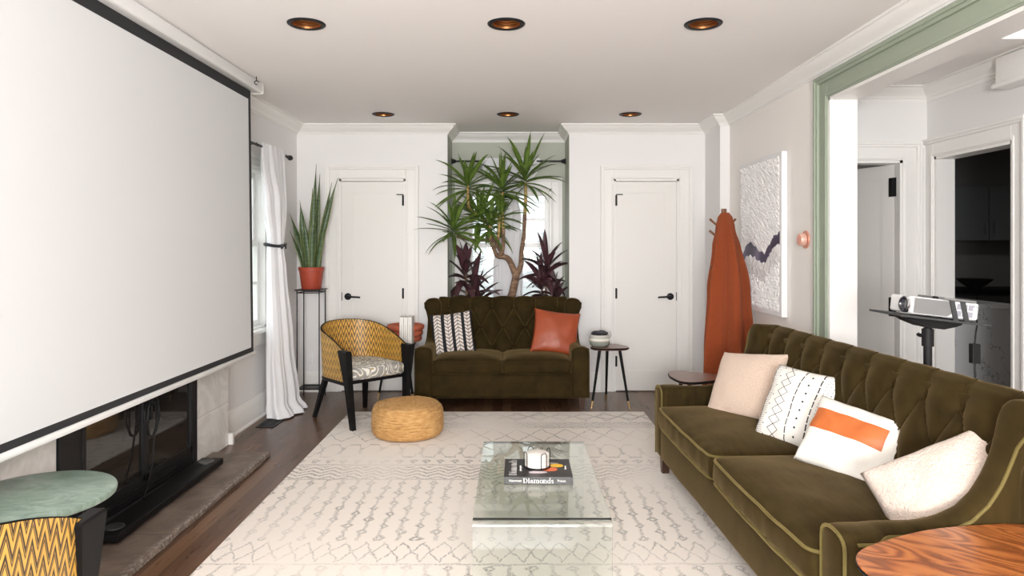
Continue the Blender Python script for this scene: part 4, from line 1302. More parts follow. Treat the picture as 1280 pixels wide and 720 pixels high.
# ------------------------------------------------------------------ palette side tables
def palette(n=60, rad=.22, q=.62):
    """rounded triangle with gently bowed sides, one corner on +x"""
    pts = []
    rr = rad * (1 - q)
    for k in range(3):
        c = R(120 * k); cx, cy = rad * q * math.cos(c), rad * q * math.sin(c)
        for j in range(13): a = c + R(-60 + 10 * j); pts.append((cx + rr * math.cos(a), cy + rr * math.sin(a)))
        a0 = pts[-1]; c2 = R(120 * (k + 1)); b0 = (rad * q * math.cos(c2) + rr * math.cos(c2 - R(60)), rad * q * math.sin(c2) + rr * math.sin(c2 - R(60)))
        m = c + R(60)
        for j in range(1, 12):
            t_ = j / 12; bow = rad * .07 * math.sin(PI * t_)
            pts.append((lerp(a0[0], b0[0], t_) + bow * math.cos(m), lerp(a0[1], b0[1], t_) + bow * math.sin(m)))
    for _ in range(3):
        pts = [((a[0] + 2 * b_[0] + c_[0]) / 4, (a[1] + 2 * b_[1] + c_[1]) / 4) for a, b_, c_ in zip(pts[-1:] + pts[:-1], pts, pts[1:] + pts[:1])]
    return pts
def side_table(label, loc, rz, rad, mat, zt=.52, grp='three-legged wooden side tables', lift=0):
    t = thing('side_table', label, 'side table', loc, rz, grp)
    P_ = palette(72, rad)
    b = MB(); b.sections([[(x * .93, y * .93, zt - .022) for x, y in P_], [(x * .99, y * .99, zt - .006) for x, y in P_], [(x, y, zt - .002) for x, y in P_], [(x * .995, y * .995, zt) for x, y in P_]])
    tp = b.build('table_top', mat, t, angle=25)
    b = MB(); b.tube([(x * .985, y * .985, zt - .0085) for x, y in P_], .0075, 6, closed=True); b.build('edge_band', M['black_lacquer'], tp)
    for k in range(3):
        a = R(120 * k); c, s = math.cos(a), math.sin(a)
        b = MB(); b.tube([(c * rad * .55, s * rad * .55, zt - .02), (c * rad * .98, s * rad * .98, .06)], [.014, .0095], 12); l = b.build('leg', M['black_lacquer'], t)
        b = MB(); b.tube([(c * rad * .98, s * rad * .98, .062), (c * rad * 1.05, s * rad * 1.05, 0)], [.0102, .0075], 12); b.build('ferrule', M['brass'], l)
    return t
side_table('walnut-topped side table between loveseat and right door, holding the bowl', (.845, 5.955, 0), R(-30), .18, M['walnut_top'], .52)
side_table('wooden side table behind the barrel chair under white books', (-1.035, 6.26, 0), R(200), .185, M['walnut_top'], .515)
side_table('wooden side table behind the far arm of the sofa', (1.23, 4.60, 0), R(0), .215, M['walnut_top'], .515)
side_table('glossy orange-brown wood side table in the lower right foreground', (1.31, 1.695, RZ), R(48), .42, M['rosewood'], .548)

# bowl on the right side table
def mk_knitbowl():
    q = Mat('striped_bowl', (.5, .5, .45), .85)
    x, y, z = q.xyz(q.coord())
    q.col(q.ramp(sat(z / .11), [(0, (.20, .22, .19)), (.42, (.30, .32, .27)), (.46, (.72, .68, .60)), (.62, (.75, .71, .64)), (.66, (.40, .42, .38)), (.9, (.66, .62, .55))]))
    q.bump(esin(z * 700.0), .3, .004); return q.m
t = thing('woven_bowl', 'grey and white banded woven bowl on the side table right of the loveseat', 'bowl', (.765, 5.97, .521))
b = MB(); b.lathe([(0, 0), (.07, 0), (.084, .012), (.09, .04), (.088, .075), (.08, .098), (.074, .098), (.081, .072), (.082, .04), (.07, .014), (0, .014)], 36); b.build('body', mk_knitbowl(), t)
b = MB(); 
for i in range(7):
    a = i * .9; b.sphere((.035 * math.cos(a), .035 * math.sin(a), .092 + .006 * math.sin(i * 2)), .033, 1.25, .9, .62)
o = b.build('black_cloth', M['cloth_black']); o.location = (.765, 5.97, .537); tag(o, 'bunched black cloth in the banded woven bowl', 'cloth')
b = MB(); b.lathe([(0, 0), (.025, 0), (.026, .004), (.006, .01), (.006, .04), (.03, .055), (.04, .08), (.036, .115), (.034, .115), (.038, .08), (.028, .058), (0, .048)], 24)
o = b.build('wine_glass', M['table_glass_edge'] if False else mk_clear('clear_glass', (.95, .97, .97))); o.location = (.845, 6.08, .521); tag(o, 'small clear stemmed glass behind the banded bowl', 'glass')

# planter, books on the left side table
t = thing('planter', 'ridged terracotta bowl planter behind the white books', 'planter', (-.985, 6.315, .5155))
pr = [(0, 0), (.115, 0)]
for k in range(3):
    for i in range(9):
        a = -PI / 2 + PI * i / 8; pr.append((.125 + .012 * k + .024 * math.cos(a) ** .7 if math.cos(a) > 1e-6 else .125 + .012 * k, .026 + k * .052 + .026 * math.sin(a)))
pr += [(.148, .156), (.135, .150), (.12, .10), (0, .10)]
b = MB(); b.lathe(pr, 56, cap=False); b.build('body', M['terracotta'], t, angle=60)
b = MB(); b.lathe([(0, .108), (.10, .108), (.118, .104)], 40, cap=False); b.build('soil', M['soil'], t)
M['book_white'] = P('book_white', (.80, .77, .72), .5); M['ink'] = P('ink', (.10, .09, .09), .6)
bk0 = None
for k in range(3):
    lab = ('leftmost', 'middle', 'rightmost')[k] + ' of three upright white books on the left side table'
    x = -.981 + k * .037
    if k == 0:
        t = thing('book', lab, 'book', (x, 6.065, .516), 0, 'upright white books'); bk0 = t
        b = MB(); b.box(-.0175, .0175, -.008, .008 - .013, 0, .245, .002); b.box(-.0175, -.0145, -.005, .15, 0, .245); b.box(.0145, .0175, -.005, .15, 0, .245); b.build('cover', M['book_white'], t, smooth=False)
        b = MB(); b.box(-.0145, .0145, -.004, .145, .003, .238); b.build('pages', M['paper'], t, smooth=False)
        b = MB()
        pts = [(.004 * math.sin(i * 1.3) + .002 * math.sin(i * .5), -.0085, .07 + i * .0042) for i in range(26)]
        b.tube(pts, .0008, 5); plabel(b.build('spine_script', M['ink'], t), 'thin black script')
    else: dup(bk0, (x, 6.065, .516), 0, lab, 'upright white books')

# ------------------------------------------------------------------ leaves
def leaf(b, base, d0, length, width, droop, fold=.25, seg=9, tip=1.0, twist=0, belly=.35):
    """blade from base along d0, bending down by droop"""
    p = Vector(base); d = Vector(d0).normalized(); step = length / seg
    side = d.cross(Vector((0, 0, 1)))
    if side.length < .05: side = Vector((math.cos(twist * 7), math.sin(twist * 7), 0))
    side.normalize(); side = Matrix.Rotation(twist, 3, d) @ side
    rows = []
    for i in range(seg + 1):
        t = i / seg
        w = width * (math.sin(PI * min(1, (t * .92 + .10)) ** belly) ** .8 if t < 1 else 0) if False else width * max(.0, (min(1, .45 + t * 3.2) * (1 - t ** 3.4)))
        up = side.cross(d).normalized()
        rows.append((p - side * w / 2 + up * w * fold, p.copy(), p + side * w / 2 + up * w * fold, t))
        d = (d + Vector((0, 0, -droop / seg)) * (.4 + 1.2 * t)).normalized()
        side = (side - d * side.dot(d)).normalized()
        p = p + d * step
    vr = [[b.bm.verts.new(q) for q in r[:3]] for r in rows]
    for i in range(seg):
        for k in (0, 1):
            f = b.bm.faces.new((vr[i][k], vr[i][k + 1], vr[i + 1][k + 1], vr[i + 1][k]))
            for l, (uu, tt) in zip(f.loops, ((k * .5, rows[i][3]), (k * .5 + .5, rows[i][3]), (k * .5 + .5, rows[i + 1][3]), (k * .5, rows[i + 1][3]))): l[b.uv].uv = (uu, tt)

# snake plant on a stand
t = thing('plant_stand', 'tall thin black metal plant stand in the left corner', 'plant stand', (-1.84, 6.26, 0))
b = MB(); b.box(-.118, .118, -.118, .118, .99, 1.0, .003)
b.build('top_plate', M['black_metal'], t, smooth=False)
for sx in (-1, 1):
    for sy in (-1, 1):
        b = MB(); b.tube([(sx * .10, sy * .10, 0), (sx * .10, sy * .10, .99)], .0055, 8); b.build('leg', M['black_metal'], t)
b = MB()
for z in (.10, .97):
    b.tube([(-.10, -.10, z), (.10, -.10, z), (.10, .10, z), (-.10, .10, z)], .005, 6, closed=True)
for k in range(5): b.tube([(-.10, -.07 + k * .035, .10), (.10, -.07 + k * .035, .10)], .003, 6)
b.build('shelf_rack', M['black_metal'], t)
t = thing('snake_plant', 'snake plant with tall banded leaves in a red plastic pot', 'plant', (-1.84, 6.26, 1.001))
b = MB(); b.lathe([(0, 0), (.085, 0), (.088, .005), (.108, .165), (.113, .167), (.116, .195), (.112, .2), (.106, .2), (.1, .165), (0, .165)], 40, cap=False); b.build('pot', M['terracotta_red'], t)
b = MB(); b.lathe([(0, .172), (.1, .17)], 32, cap=False); b.build('soil', M['soil'], t)
def sword(b, x, y, lx, ly, h, w, tw):
    seg = 12; vr = []
    for i in range(seg + 1):
        k = i / seg; z = .16 + h * k; bx_, by_ = x + lx * k ** 1.4, y + ly * k ** 1.4
        ww = w * (.62 + .6 * k) * (1 - sst(.45, 1.0, k) ** 1.1) + .001
        a = tw + k * .5; c, s = math.cos(a), math.sin(a); f = .22
        vr.append([b.bm.verts.new((bx_ + dx * c * ww - (f * ww * (1 if dx else 0)) * s, by_ + dx * s * ww + (f * ww * (1 if dx else 0)) * c, z)) for dx in (-1, 0, 1)])
    for i in range(seg):
        for k in (0, 1):
            f = b.bm.faces.new((vr[i][k], vr[i][k + 1], vr[i + 1][k + 1], vr[i + 1][k]))
            for l, (uu, tt) in zip(f.loops, ((k * .5, i), (k * .5 + .5, i), (k * .5 + .5, i + 1), (k * .5, i + 1))): l[b.uv].uv = (uu, tt / seg)
for (x, y, lx, ly, h, w, tw) in ((.01, .0, .03, .02, .99, .024, .25), (.03, .03, .03, .04, .90, .023, -.5), (.05, -.01, .20, -.02, .85, .025, -.2), (.06, .03, .11, .03, .82, .024, .5), (-.04, -.02, -.06, .0, .65, .032, .1),
                                (-.06, .02, -.15, .02, .53, .027, .4), (-.07, -.01, -.11, -.04, .37, .020, .9), (-.01, -.05, -.03, -.05, .50, .030, -.1), (.02, -.06, .05, -.05, .57, .029, .3), (.06, -.05, .08, -.04, .40, .026, -.4), (-.02, .05, .0, .05, .77, .024, .7)):
    b = MB(); sword(b, x, y, lx, ly, h, w * 1.2, tw); o = b.build('leaf', M['snake_leaf'], t, angle=180)
    sm = o.modifiers.new('s', 'SOLIDIFY'); sm.thickness = .003

# yucca
YX, YY = .0, 6.74
t = thing('yucca', 'tall branching yucca with green sword leaves behind the loveseat', 'plant', (YX, YY, .0))
b = MB(); b.lathe([(0, 0), (.13, 0), (.135, .01), (.155, .27), (.162, .28), (.162, .30), (.15, .30), (.145, .26), (0, .26)], 40, cap=False); b.build('pot', M['terracotta'], t)
b = MB(); b.lathe([(0, .268), (.145, .266)], 32, cap=False); b.build('soil', M['soil'], t)
def spl(pts, rs, k=6):
    out, rr = [], []
    n = len(pts)
    for i in range(n - 1):
        p0 = Vector(pts[max(0, i - 1)]); p1 = Vector(pts[i]); p2 = Vector(pts[i + 1]); p3 = Vector(pts[min(n - 1, i + 2)])
        for j in range(k):
            s = j / k
            out.append(.5 * ((2 * p1) + (p2 - p0) * s + (2 * p0 - 5 * p1 + 4 * p2 - p3) * s * s + (3 * p1 - p0 - 3 * p2 + p3) * s ** 3)); rr.append(lerp(rs[i], rs[i + 1], s))
    out.append(Vector(pts[-1])); rr.append(rs[-1]); return out, rr
def yp(px, py, dy=0):   # working point in the plant's own frame (metres from its base)
    d = YY + dy; return ((px - 640) * d / 853.3 - YX, dy, 1.39 - (py - 308) * d / 853.3)
b = MB()
def limb(pts, rs): p, r_ = spl(pts, rs); b.tube(p, r_, 10)
limb([(.0, 0, .26), yp(637, 385), yp(641, 365), yp(645, 345), yp(646, 335)], [.045, .042, .04, .038, .036])
limb([yp(645, 345), yp(637, 326, -.01), yp(630, 321, -.02), yp(622, 320, -.03), yp(617, 311, -.04), yp(613, 297, -.05)], [.034, .03, .027, .023, .02, .018])
limb([yp(645, 345), yp(651, 332, .01), yp(652, 315, .02), yp(655, 293, .02), yp(656, 268, .02)], [.032, .026, .022, .02, .018])
limb([yp(622, 320, -.03), yp(628, 314, -.04), yp(629, 300, -.05), yp(629, 285, -.05)], [.02, .019, .018, .017])
limb([yp(617, 311, -.04), yp(622, 303, -.08), yp(623, 294, -.09)], [.016, .015, .014])
limb([yp(630, 321, -.02), yp(618, 300, .06), yp(608, 278, .06), yp(598, 268, .02)], [.02, .018, .016, .015])
limb([yp(618, 300, .06), yp(590, 300, .03), yp(572, 296, -.25)], [.017, .015, .014])
b.build('trunk', M['bark'], t)
b = MB()
limb([yp(656, 270, .02), yp(657, 250, .02), yp(657, 228, .02)], [.0175, .0165, .015])
limb([yp(629, 287, -.05), yp(628, 268, -.05), yp(628, 240, -.05)], [.0165, .016, .014])
limb([yp(598, 268, .02), yp(589, 265, 0), yp(585, 252, -.09), yp(585, 232, -.12)], [.0155, .0165, .016, .014])
limb([yp(613, 299, -.05), yp(612, 288, -.06), yp(613, 280, -.06)], [.016, .015, .013])
limb([yp(623, 296, -.09), yp(624, 285, -.10), yp(624, 272, -.10)], [.0135, .0135, .012])
b.build('stem', M['young_stem'], t)
heads = [((585, 234), -.12, 30, .42, 1), ((628, 238), -.05, 30, .44, 2), ((657, 226), .02, 32, .47, 3), ((613, 284), -.06, 24, .36, 4), ((567, 288), -.27, 34, .42, 5), ((600, 275), .0, 28, .40, 6), ((624, 272), -.10, 14, .28, 8)]
for (pp, dy, cnt, ln, sd) in heads:
    rnd = random.Random(sd); b = MB(); c = Vector(yp(pp[0], pp[1], dy))
    for k in range(cnt):
        kk = k / cnt
        a = k * 2.39996 + sd; el = lerp(1.35, -.45, kk ** .9) + rnd.uniform(-.12, .12)
        d = Vector((math.cos(a) * math.cos(el), math.sin(a) * math.cos(el) * .7, math.sin(el)))
        lnk = ln * rnd.uniform(.72, 1.05) * (1 - .25 * (kk < .15))
        base = c + Vector((0, 0, lerp(.05, -.05, kk))) + d * .01
        # keep blades from passing through the alcove back wall
        if base.y + d.y * lnk + YY > AY - .13: d.y = -abs(d.y) * .5
        ex = base.x + d.x * lnk + YX
        if ex < AX0 + .03 or ex > AX1 - .03:      # reaches sideways: must swing forward, clear of the alcove's side wall
            wx = AX0 + .03 if ex < 0 else AX1 - .03
            tw_ = max(.02, (wx - base.x - YX) / (d.x * lnk)); need = (YB - .04 - YY - base.y) / (lnk * tw_)
            if d.y > need:
                if need > -1.2: d.y = need
                else: d.x *= .4
        leaf(b, base, d, lnk, rnd.uniform(.040, .052), rnd.uniform(.25, 1.0) * (1.2 - max(0, el) * .45), .18, 9, twist=rnd.uniform(-.5, .5))
    b.build('leaf_rosette', M['yucca_leaf'], t, angle=180)
# cordylines
def cordyline(label, x, y, hstem, seed, n, tiltx):
    t = thing('cordyline', label, 'plant', (x, y, 0), 0, 'dark red-leaved plants in the alcove'); rnd = random.Random(seed)
    b = MB(); b.lathe([(0, 0), (.10, 0), (.105, .01), (.125, .22), (.132, .23), (.132, .25), (.12, .25), (.115, .21), (0, .21)], 36, cap=False); b.build('pot', M['terracotta_red'], t)
    b = MB(); b.lathe([(0, .218), (.115, .216)], 28, cap=False); b.build('soil', M['soil'], t)
    b = MB()
    tops = []
    for k in range(3):
        a = k * 2.1 + seed; tx, ty = .07 * math.cos(a) + tiltx, .03 * math.sin(a); hz = hstem * (1 - .13 * k)
        p, r_ = spl([(.02 * math.cos(a), .02 * math.sin(a), .21), (tx * .5, ty * .5, .21 + (hz - .21) * .5), (tx, ty, hz)], [.014, .012, .010]); b.tube(p, r_, 8); tops.append((tx, ty, hz))
    b.build('stem', M['bark'], t)
    for (tx, ty, hz) in tops:
        b = MB()
        for k in range(n):
            kk = k / n; a = k * 2.39996 + seed; el = lerp(1.45, -.35, kk ** .8) + rnd.uniform(-.1, .1)
            d = Vector((math.cos(a) * math.cos(el), math.sin(a) * math.cos(el) * .65, math.sin(el)))
            l = rnd.uniform(.24, .36)
            base = Vector((tx, ty, hz - .18 * kk))
            if base.y + d.y * l + y > AY - .09: d.y = -abs(d.y) * .4
            if base.x + d.x * l + x < AX0 + .03 or base.x + d.x * l + x > AX1 - .03: d.x *= .35
            leaf(b, base, d, l, rnd.uniform(.06, .085), rnd.uniform(.4, 1.5) * (1.2 - max(0, el) * .6), .2, 9, twist=rnd.uniform(-.6, .6))
        b.build('leaf_rosette', M['cordyline_leaf'], t, angle=180)
cordyline('dark purple-leaved plant left of the yucca trunk', -.40, 6.78, 1.18, 3, 15, .0)
cordyline('dark purple-leaved plant right of the yucca trunk', .33, 6.80, 1.22, 8, 16, .02)

# ------------------------------------------------------------------ curtains
def curtain(t, keys, ax, mat, folds, ztop, zbot, seed, tie_z, tie_r, N=120, J=60):
    """keys: list of (z, along, out, half_along, half_out)"""
    def at(z):
        ks = sorted(keys)
        return [interp([(k[0], k[i]) for k in ks], z) for i in (1, 2, 3, 4)]
    def pt(u, v):
        z = lerp(ztop, zbot, v); al, ou, ha, ho = at(z)
        a = 2 * PI * u
        f = 1 + .20 * math.sin(folds * a + seed + 1.2 * math.sin(v * 4 + a * 2)) * (.5 + .5 * abs(math.sin(a))) + .10 * math.sin(folds * 2.3 * a + v * 5)
        p_al = al + ha * math.cos(a) * (1 + .05 * math.sin(folds * a)); p_ou = ou + ho * math.sin(a) * f
        p_al += .012 * noise.noise(Vector((u * 9, v * 7, seed)))
        return (p_al, p_ou, z) if ax == 'x' else (p_ou, p_al, z)
    b = MB(); b.grid(pt, N, J, closeu=True); o = b.build('fabric', mat, t, angle=180)
    al, ou, ha, ho = at(tie_z)
    b = MB()
    pts = []
    for i in range(28):
        a = 2 * PI * i / 28; p1 = al + (ha + .008) * math.cos(a); p2 = ou + (ho * 1.3 + .006) * math.sin(a); z = tie_z + .008 * math.sin(a * 2)
        pts.append((p1, p2, z) if ax == 'x' else (p2, p1, z))
    b.tube(pts, tie_r, 7, closed=True)
    for k in range(2):
        z = tie_z + .004; e = al - ha * .5
        q_ = [(e, ou - ho * 1.3 - .01, z), (e - .03 + .06 * k, ou - ho * 1.3 - .025, z - .01), (e - .05 + .1 * k, ou - ho * 1.3 - .02, z - .03)]
        b.tube(q_ if ax == 'x' else [(-(p[1]) + 2 * ou, p[0], p[2]) for p in q_], tie_r * .7, 6)
    b.build('tieback', M['cloth_black'], t)
t = thing('curtain', 'long white curtain tied with black band beside the projection screen', 'curtain', (0, 0, 0))
curtain(t, [(2.19, 5.60, -1.955, .27, .028), (2.05, 5.60, -1.955, .27, .04), (1.75, 5.59, -1.945, .20, .065), (1.40, 5.58, -1.935, .115, .052), (1.2, 5.59, -1.93, .13, .06), (.6, 5.64, -1.92, .19, .075), (.12, 5.68, -1.905, .23, .095), (.012, 5.70, -1.88, .26, .13)], 'y', M['curtain_white'], 7, 2.20, .012, 2, 1.40, .013)
t = thing('curtain_rod', 'black curtain rod over the left window', 'curtain rod', (-1.955, 5.4, 2.17))
b = MB(); b.tube([(0, -.85, 0), (0, .56, 0)], .010, 10); b.build('rod', M['black_metal'], t)
b = MB(); b.lathe([(0, 0), (.013, 0), (.013, .015), (.009, .02), (.02, .04), (.024, .065), (.02, .085), (0, .09)], 16); b.xform(Matrix.Translation((0, .55, 0)) @ Matrix.Rotation(R(-90), 4, 'X')); b.build('finial', M['black_metal'], t)
for yy in (-.78, -.17, .50):
    b = MB(); b.tube([(-.10, yy, -.02), (-.06, yy, .0), (0, yy, .012), (.012, yy, .0), (0, yy, -.012)], .005, 6); b.box(-.104, -.098, yy - .012, yy + .012, -.05, .03, .002); b.build('bracket', M['black_metal'], t)
t = thing('curtain', 'white curtain gathered with black tie in the alcove window', 'curtain', (0, 0, 0))
curtain(t, [(2.28, -.02, 6.93, .295, .022), (2.15, -.02, 6.93, .27, .028), (2.0, -.02, 6.93, .15, .032), (1.885, -.015, 6.93, .07, .032), (1.7, -.03, 6.93, .115, .034), (1.2, -.04, 6.93, .14, .036), (.05, -.04, 6.93, .15, .038)], 'x', M['curtain_white'], 8, 2.285, .05, 5, 1.885, .012)
t = thing('curtain_rod', 'black curtain rod across the green alcove', 'curtain rod', ((AX0 + AX1) / 2, 6.93, 2.255))
b = MB(); b.tube([(-.575, 0, 0), (.575, 0, 0)], .009, 10); b.build('rod', M['black_metal'], t)
for s in (-1, 1):
    b = MB(); b.lathe([(0, 0), (.032, 0), (.034, .006), (.022, .012), (.02, .03), (.012, .045)], 20); b.xform(Matrix.Translation((s * .578, 0, 0)) @ Matrix.Rotation(R(-90 * s), 4, 'Y')); b.build('end_socket', M['black_metal'], t)

# ------------------------------------------------------------------ coat rack and throw
t = thing('coat_rack', 'slim brown wooden coat rack with pegs near the right wall', 'coat rack', (1.66, 5.35, 0))
b = MB(); b.box(-.018, .018, -.018, .018, .0, 1.685, .004); b.build('pole', M['hook_wood'], t)
for (z, a) in ((1.56, 180), (1.47, 170), (1.19, 185), (.80, 175), (1.56, 20), (.48, 180)):
    b = MB(); c, s = math.cos(R(a)), math.sin(R(a)); b.tube([(0, 0, z - .04), (c * .06, s * .06, z), (c * .11, s * .11, z + .045)], [.008, .008, .010], 8); b.build('peg', M['hook_wood'] if z > .6 else M['black_metal'], t)
for k in range(3):
    a = R(90 + 120 * k); b = MB(); b.tube([(0, 0, .22), (.10 * math.cos(a), .10 * math.sin(a), .06), (.2 * math.cos(a), .2 * math.sin(a), .012)], .012, 8); b.build('foot', M['hook_wood'], t)
def throw(u, v):
    z = lerp(1.655, .22, v ** .92)
    r_ = interp([(0, .028), (.02, .055), (.06, .070), (.16, .095), (.4, .128), (.75, .152), (1, .165)], v)
    a = 2 * PI * u
    fold = 1 + (.27 * math.sin(a * 5 + 1.2 + v * 1.3) + .12 * math.sin(a * 9 + v * 2 + .4)) * sst(.03, .3, v)
    cx = interp([(0, -.004), (.3, .012), (1, .012)], v)
    return (1.672 + cx + r_ * fold * math.cos(a) * 1.05, 5.345 + r_ * fold * math.sin(a) * .9, z)
b = MB(); b.grid(throw, 150, 60, lambda u, v: (u * .9, v * 1.45), closeu=True)
t = thing('throw_blanket', 'rust orange knitted throw hanging from the coat rack', 'throw')
o = b.build('fabric', M['knit'], t, angle=180)
b = MB(); rnd = random.Random(4)
for k in range(26):
    v = .55 + k * .012; x, y, z = throw(.90, v); 
    b.tube([(x, y, z), (x + .018 + rnd.uniform(0, .01), y - .01, z - .02), (x + .02 + rnd.uniform(-.01, .012), y - .012, z - .075 - rnd.uniform(0, .02))], .0028, 5)
for k in range(60):
    x, y, z = throw(k / 60, 1.0); b.tube([(x, y, z + .004), (x * 1.0, y, z - .07 - rnd.uniform(0, .02))], .003, 5)
b.build('fringe', M['knit_rust'], t)

# ------------------------------------------------------------------ artwork
t = thing('artwork', 'white textured relief canvas with dark violet band on right wall', 'wall art', (XR, 5.225, 1.475))
AWd, AHt = .435, .585
b = MB(); b.box(-.045, -.002, -AWd, AWd, -AHt, AHt, .003); b.build('canvas', P('canvas_white', (.80, .79, .79), .7), t, smooth=False)
q = Mat('art_ground', (.76, .74, .74), .8); M['art_ground'] = q.m
def band_c(y): # lower and upper edge of the band at lateral y (right = near = -y)
    s = (AWd - y) / (2 * AWd)    # 0 far(left) .. 1 near(right)
    up = interp([(0, -.17), (.257, -.053), (.60, -.133), (.907, .006), (1, .03)], s); lo = interp([(0, -.22), (.257, -.155), (.60, -.21), (.907, -.075), (1, -.05)], s)
    return lo - .008 * math.sin(s * 60), up + .008 * math.sin(s * 47)
q = Mat('art_violet', (.06, .05, .10), .5); q.col(q.ramp(q.noise(q.coord(), 6, 3), [(.3, (.035, .03, .06)), (.55, (.10, .09, .16)), (.75, (.22, .20, .30))]))
b = MB()
b.grid(lambda u, v: (-.0462, lerp(-AWd + .03, AWd - .03, u), lerp(*band_c(lerp(-AWd + .03, AWd - .03, u)), v)), 40, 4)
plabel(b.build('painted_band', q.m, t, smooth=False), 'dark violet jagged band')
b = MB(); rnd = random.Random(11)
nc = 40
for i in range(nc):
    for j in range(50):
        y = lerp(-AWd + .035, AWd - .035, (i + .5 + .3 * rnd.uniform(-1, 1)) / nc); z = lerp(-AHt + .04, AHt - .04, (j + .5 + .3 * rnd.uniform(-1, 1)) / 50)
        lo, hi = band_c(y)
        if lo - .014 < z < hi + .014: continue
        if (z > 0 and rnd.random() < .10) or rnd.random() < .06: continue
        ang = R(25 if z < lo else -18) + rnd.uniform(-.4, .4); l = rnd.uniform(.018, .034); w = rnd.uniform(.007, .011)
        if z < lo and z > lo - .14: l *= 2.0; ang = R(55) + rnd.uniform(-.15, .15); w *= .8
        if z > hi and z < hi + .10: l *= 1.6; ang = R(-35) + rnd.uniform(-.2, .2)
        c, s = math.cos(ang), math.sin(ang)
        def pt(a, d): return (y + a * c * w - d * s * l, z + a * s * w + d * c * l)
        p = [pt(-.5, -.5), pt(.5, -.5), pt(.5, .2), pt(0, .55), pt(-.5, .2)]
        h = rnd.uniform(.006, .016)
        base = [b.bm.verts.new((-.0455, *k)) for k in p]
        top = [b.bm.verts.new((-.0455 - h * (1.0 if n_ in (2, 3, 4) else .35), *(Vector(k) * .9 + Vector((y, z)) * .1))) for n_, k in enumerate(p)]
        b.bm.faces.new(top)
        for n_ in range(5): b.bm.faces.new((base[n_], base[(n_ + 1) % 5], top[(n_ + 1) % 5], top[n_]))
plabel(b.build('relief_strokes', P('art_relief', (.80, .775, .76), .75), t, smooth=False), 'white raised plaster strokes')

# thermostat
t = thing('thermostat', 'round copper wall thermostat between artwork and green trim', 'thermostat', (XR - .001, 4.49, 1.435))
rotm = Matrix.Rotation(R(-90), 4, 'Y')
b = MB(); b.lathe([(0, 0), (.058, 0), (.060, .003), (.058, .008), (0, .009)], 40); b.xform(rotm); b.build('wall_plate', M['copper_satin'], t)
b = MB(); b.lathe([(.036, .008), (.041, .012), (.042, .042), (.040, .046), (.034, .047)], 40); b.xform(rotm); plabel(b.build('dial', P('thermostat_ring', (.80, .50, .40), .35, Metallic=.3), t), 'pale copper dial')
b = MB(); b.lathe([(0, .0478), (.033, .0475), (.0335, .0465)], 36); b.xform(rotm); plabel(b.build('face', P('thermostat_face', (.78, .35, .27), .25), t), 'salmon pink face')

# floor vent, outlet
t = thing('floor_vent', 'black metal floor vent by the curtain hem', 'vent', (-1.895, 5.40, .0005))
b = MB(); b.box(-.07, .07, -.17, .17, 0, .002); b.box(-.07, -.055, -.17, .17, .002, .006, .001); b.box(.055, .07, -.17, .17, .002, .006, .001); b.box(-.055, .055, -.17, -.15, .002, .006, .001); b.box(-.055, .055, .15, .17, .002, .006, .001)
b.build('frame', M['black_metal'], t, smooth=False)
b = MB()
for k in range(15): b.box(-.055, .055, -.145 + k * .02, -.136 + k * .02, .002, .005)
b.box(-.004, .004, -.15, .15, .002, .0055); b.build('grille', M['black_metal'], t, smooth=False)
t = thing('wall_outlet', 'white wall outlet behind the plant stand', 'outlet', (-1.93, YB - .001, .32))
b = MB(); b.box(-.036, .036, -.006, 0, -.058, .058, .002); b.build('plate', M['white_plastic'], t)
for s in (-1, 1):
    b = MB(); b.box(-.016, .016, -.008, -.005, s * .024 - .014, s * .024 + .014, .003); b.build('socket', M['trim_white'], t)

# ------------------------------------------------------------------ projector on its stand
PX, PY, PZ = 1.815, 2.98, 1.075
t = thing('projector_stand', 'black tripod tray stand behind the sofa back', 'stand', (PX, PY, 0))
tl = R(6.5)
tm = Matrix.Translation((0, 0, PZ)) @ Matrix.Rotation(tl, 4, 'Y') @ Matrix.Scale(.75, 4)
b = MB(); b.box(-.255, .255, -.17, .17, 0, .012, .002, m=tm); b.build('tray', M['dark_grey'], t, smooth=False)
b = MB(); b.prism([(-.17, -.004), (-.12, -.028), (-.04, -.05), (.06, -.05), (.12, -.03), (.16, -.012), (.16, -.001), (-.17, -.001)], 'y', -.07, .07, .004); b.xform(tm); b.build('tilt_head', M['black_matte'], t, smooth=False)
b = MB(); b.tube([(0, 0, .45), (0, 0, PZ - .04)], .017, 12); b.tube([(0, 0, PZ - .12), (0, 0, PZ - .045)], .024, 12); b.tube([(-.02, -.0, PZ - .075), (-.045, -.01, PZ - .07), (-.05, -.01, PZ - .065)], .008, 8); b.build('pole', M['black_matte'], t)
b = MB(); b.tube([(0, 0, .30), (0, 0, .8)], .022, 12); b.build('lower_pole', M['black_matte'], t)
for a in (85, -85, 5):
    c, s = math.cos(R(a)), math.sin(R(a)); rr = .26 if a == 5 else .30
    b = MB(); b.tube([(c * .02, s * .02, .62), (c * rr, s * rr, .012)], .011, 8); b.build('leg', M['black_matte'], t)
t = thing('projector', 'white video projector with round lens strapped on the tray stand', 'projector', (PX, PY, PZ))
pm = Matrix.Rotation(tl, 4, 'Y') @ Matrix.Scale(.76, 4) @ Matrix.Translation((.01, -.02, .0135))
b = MB(); b.box(-.185, .185, -.115, .115, .008, .105, .014, 3)
for v in b.bm.verts:
    if v.co.x > 0: v.co.z -= .0
b.xform(pm); b.build('body', M['white_plastic'], t)
b = MB(); 
pl = [(-.178, .016)]
for i in range(13): a = -PI / 2 + PI * i / 12; pl.append((.0 + .042 * math.cos(a), .057 + .042 * math.sin(a)))
pl += [(-.178, .099)]
b.prism(pl, 'y', -.118, -.112, .002); b.xform(pm); plabel(b.build('side_panel', M['grey_plastic'], t, smooth=False), 'grey side panel')
b = MB()
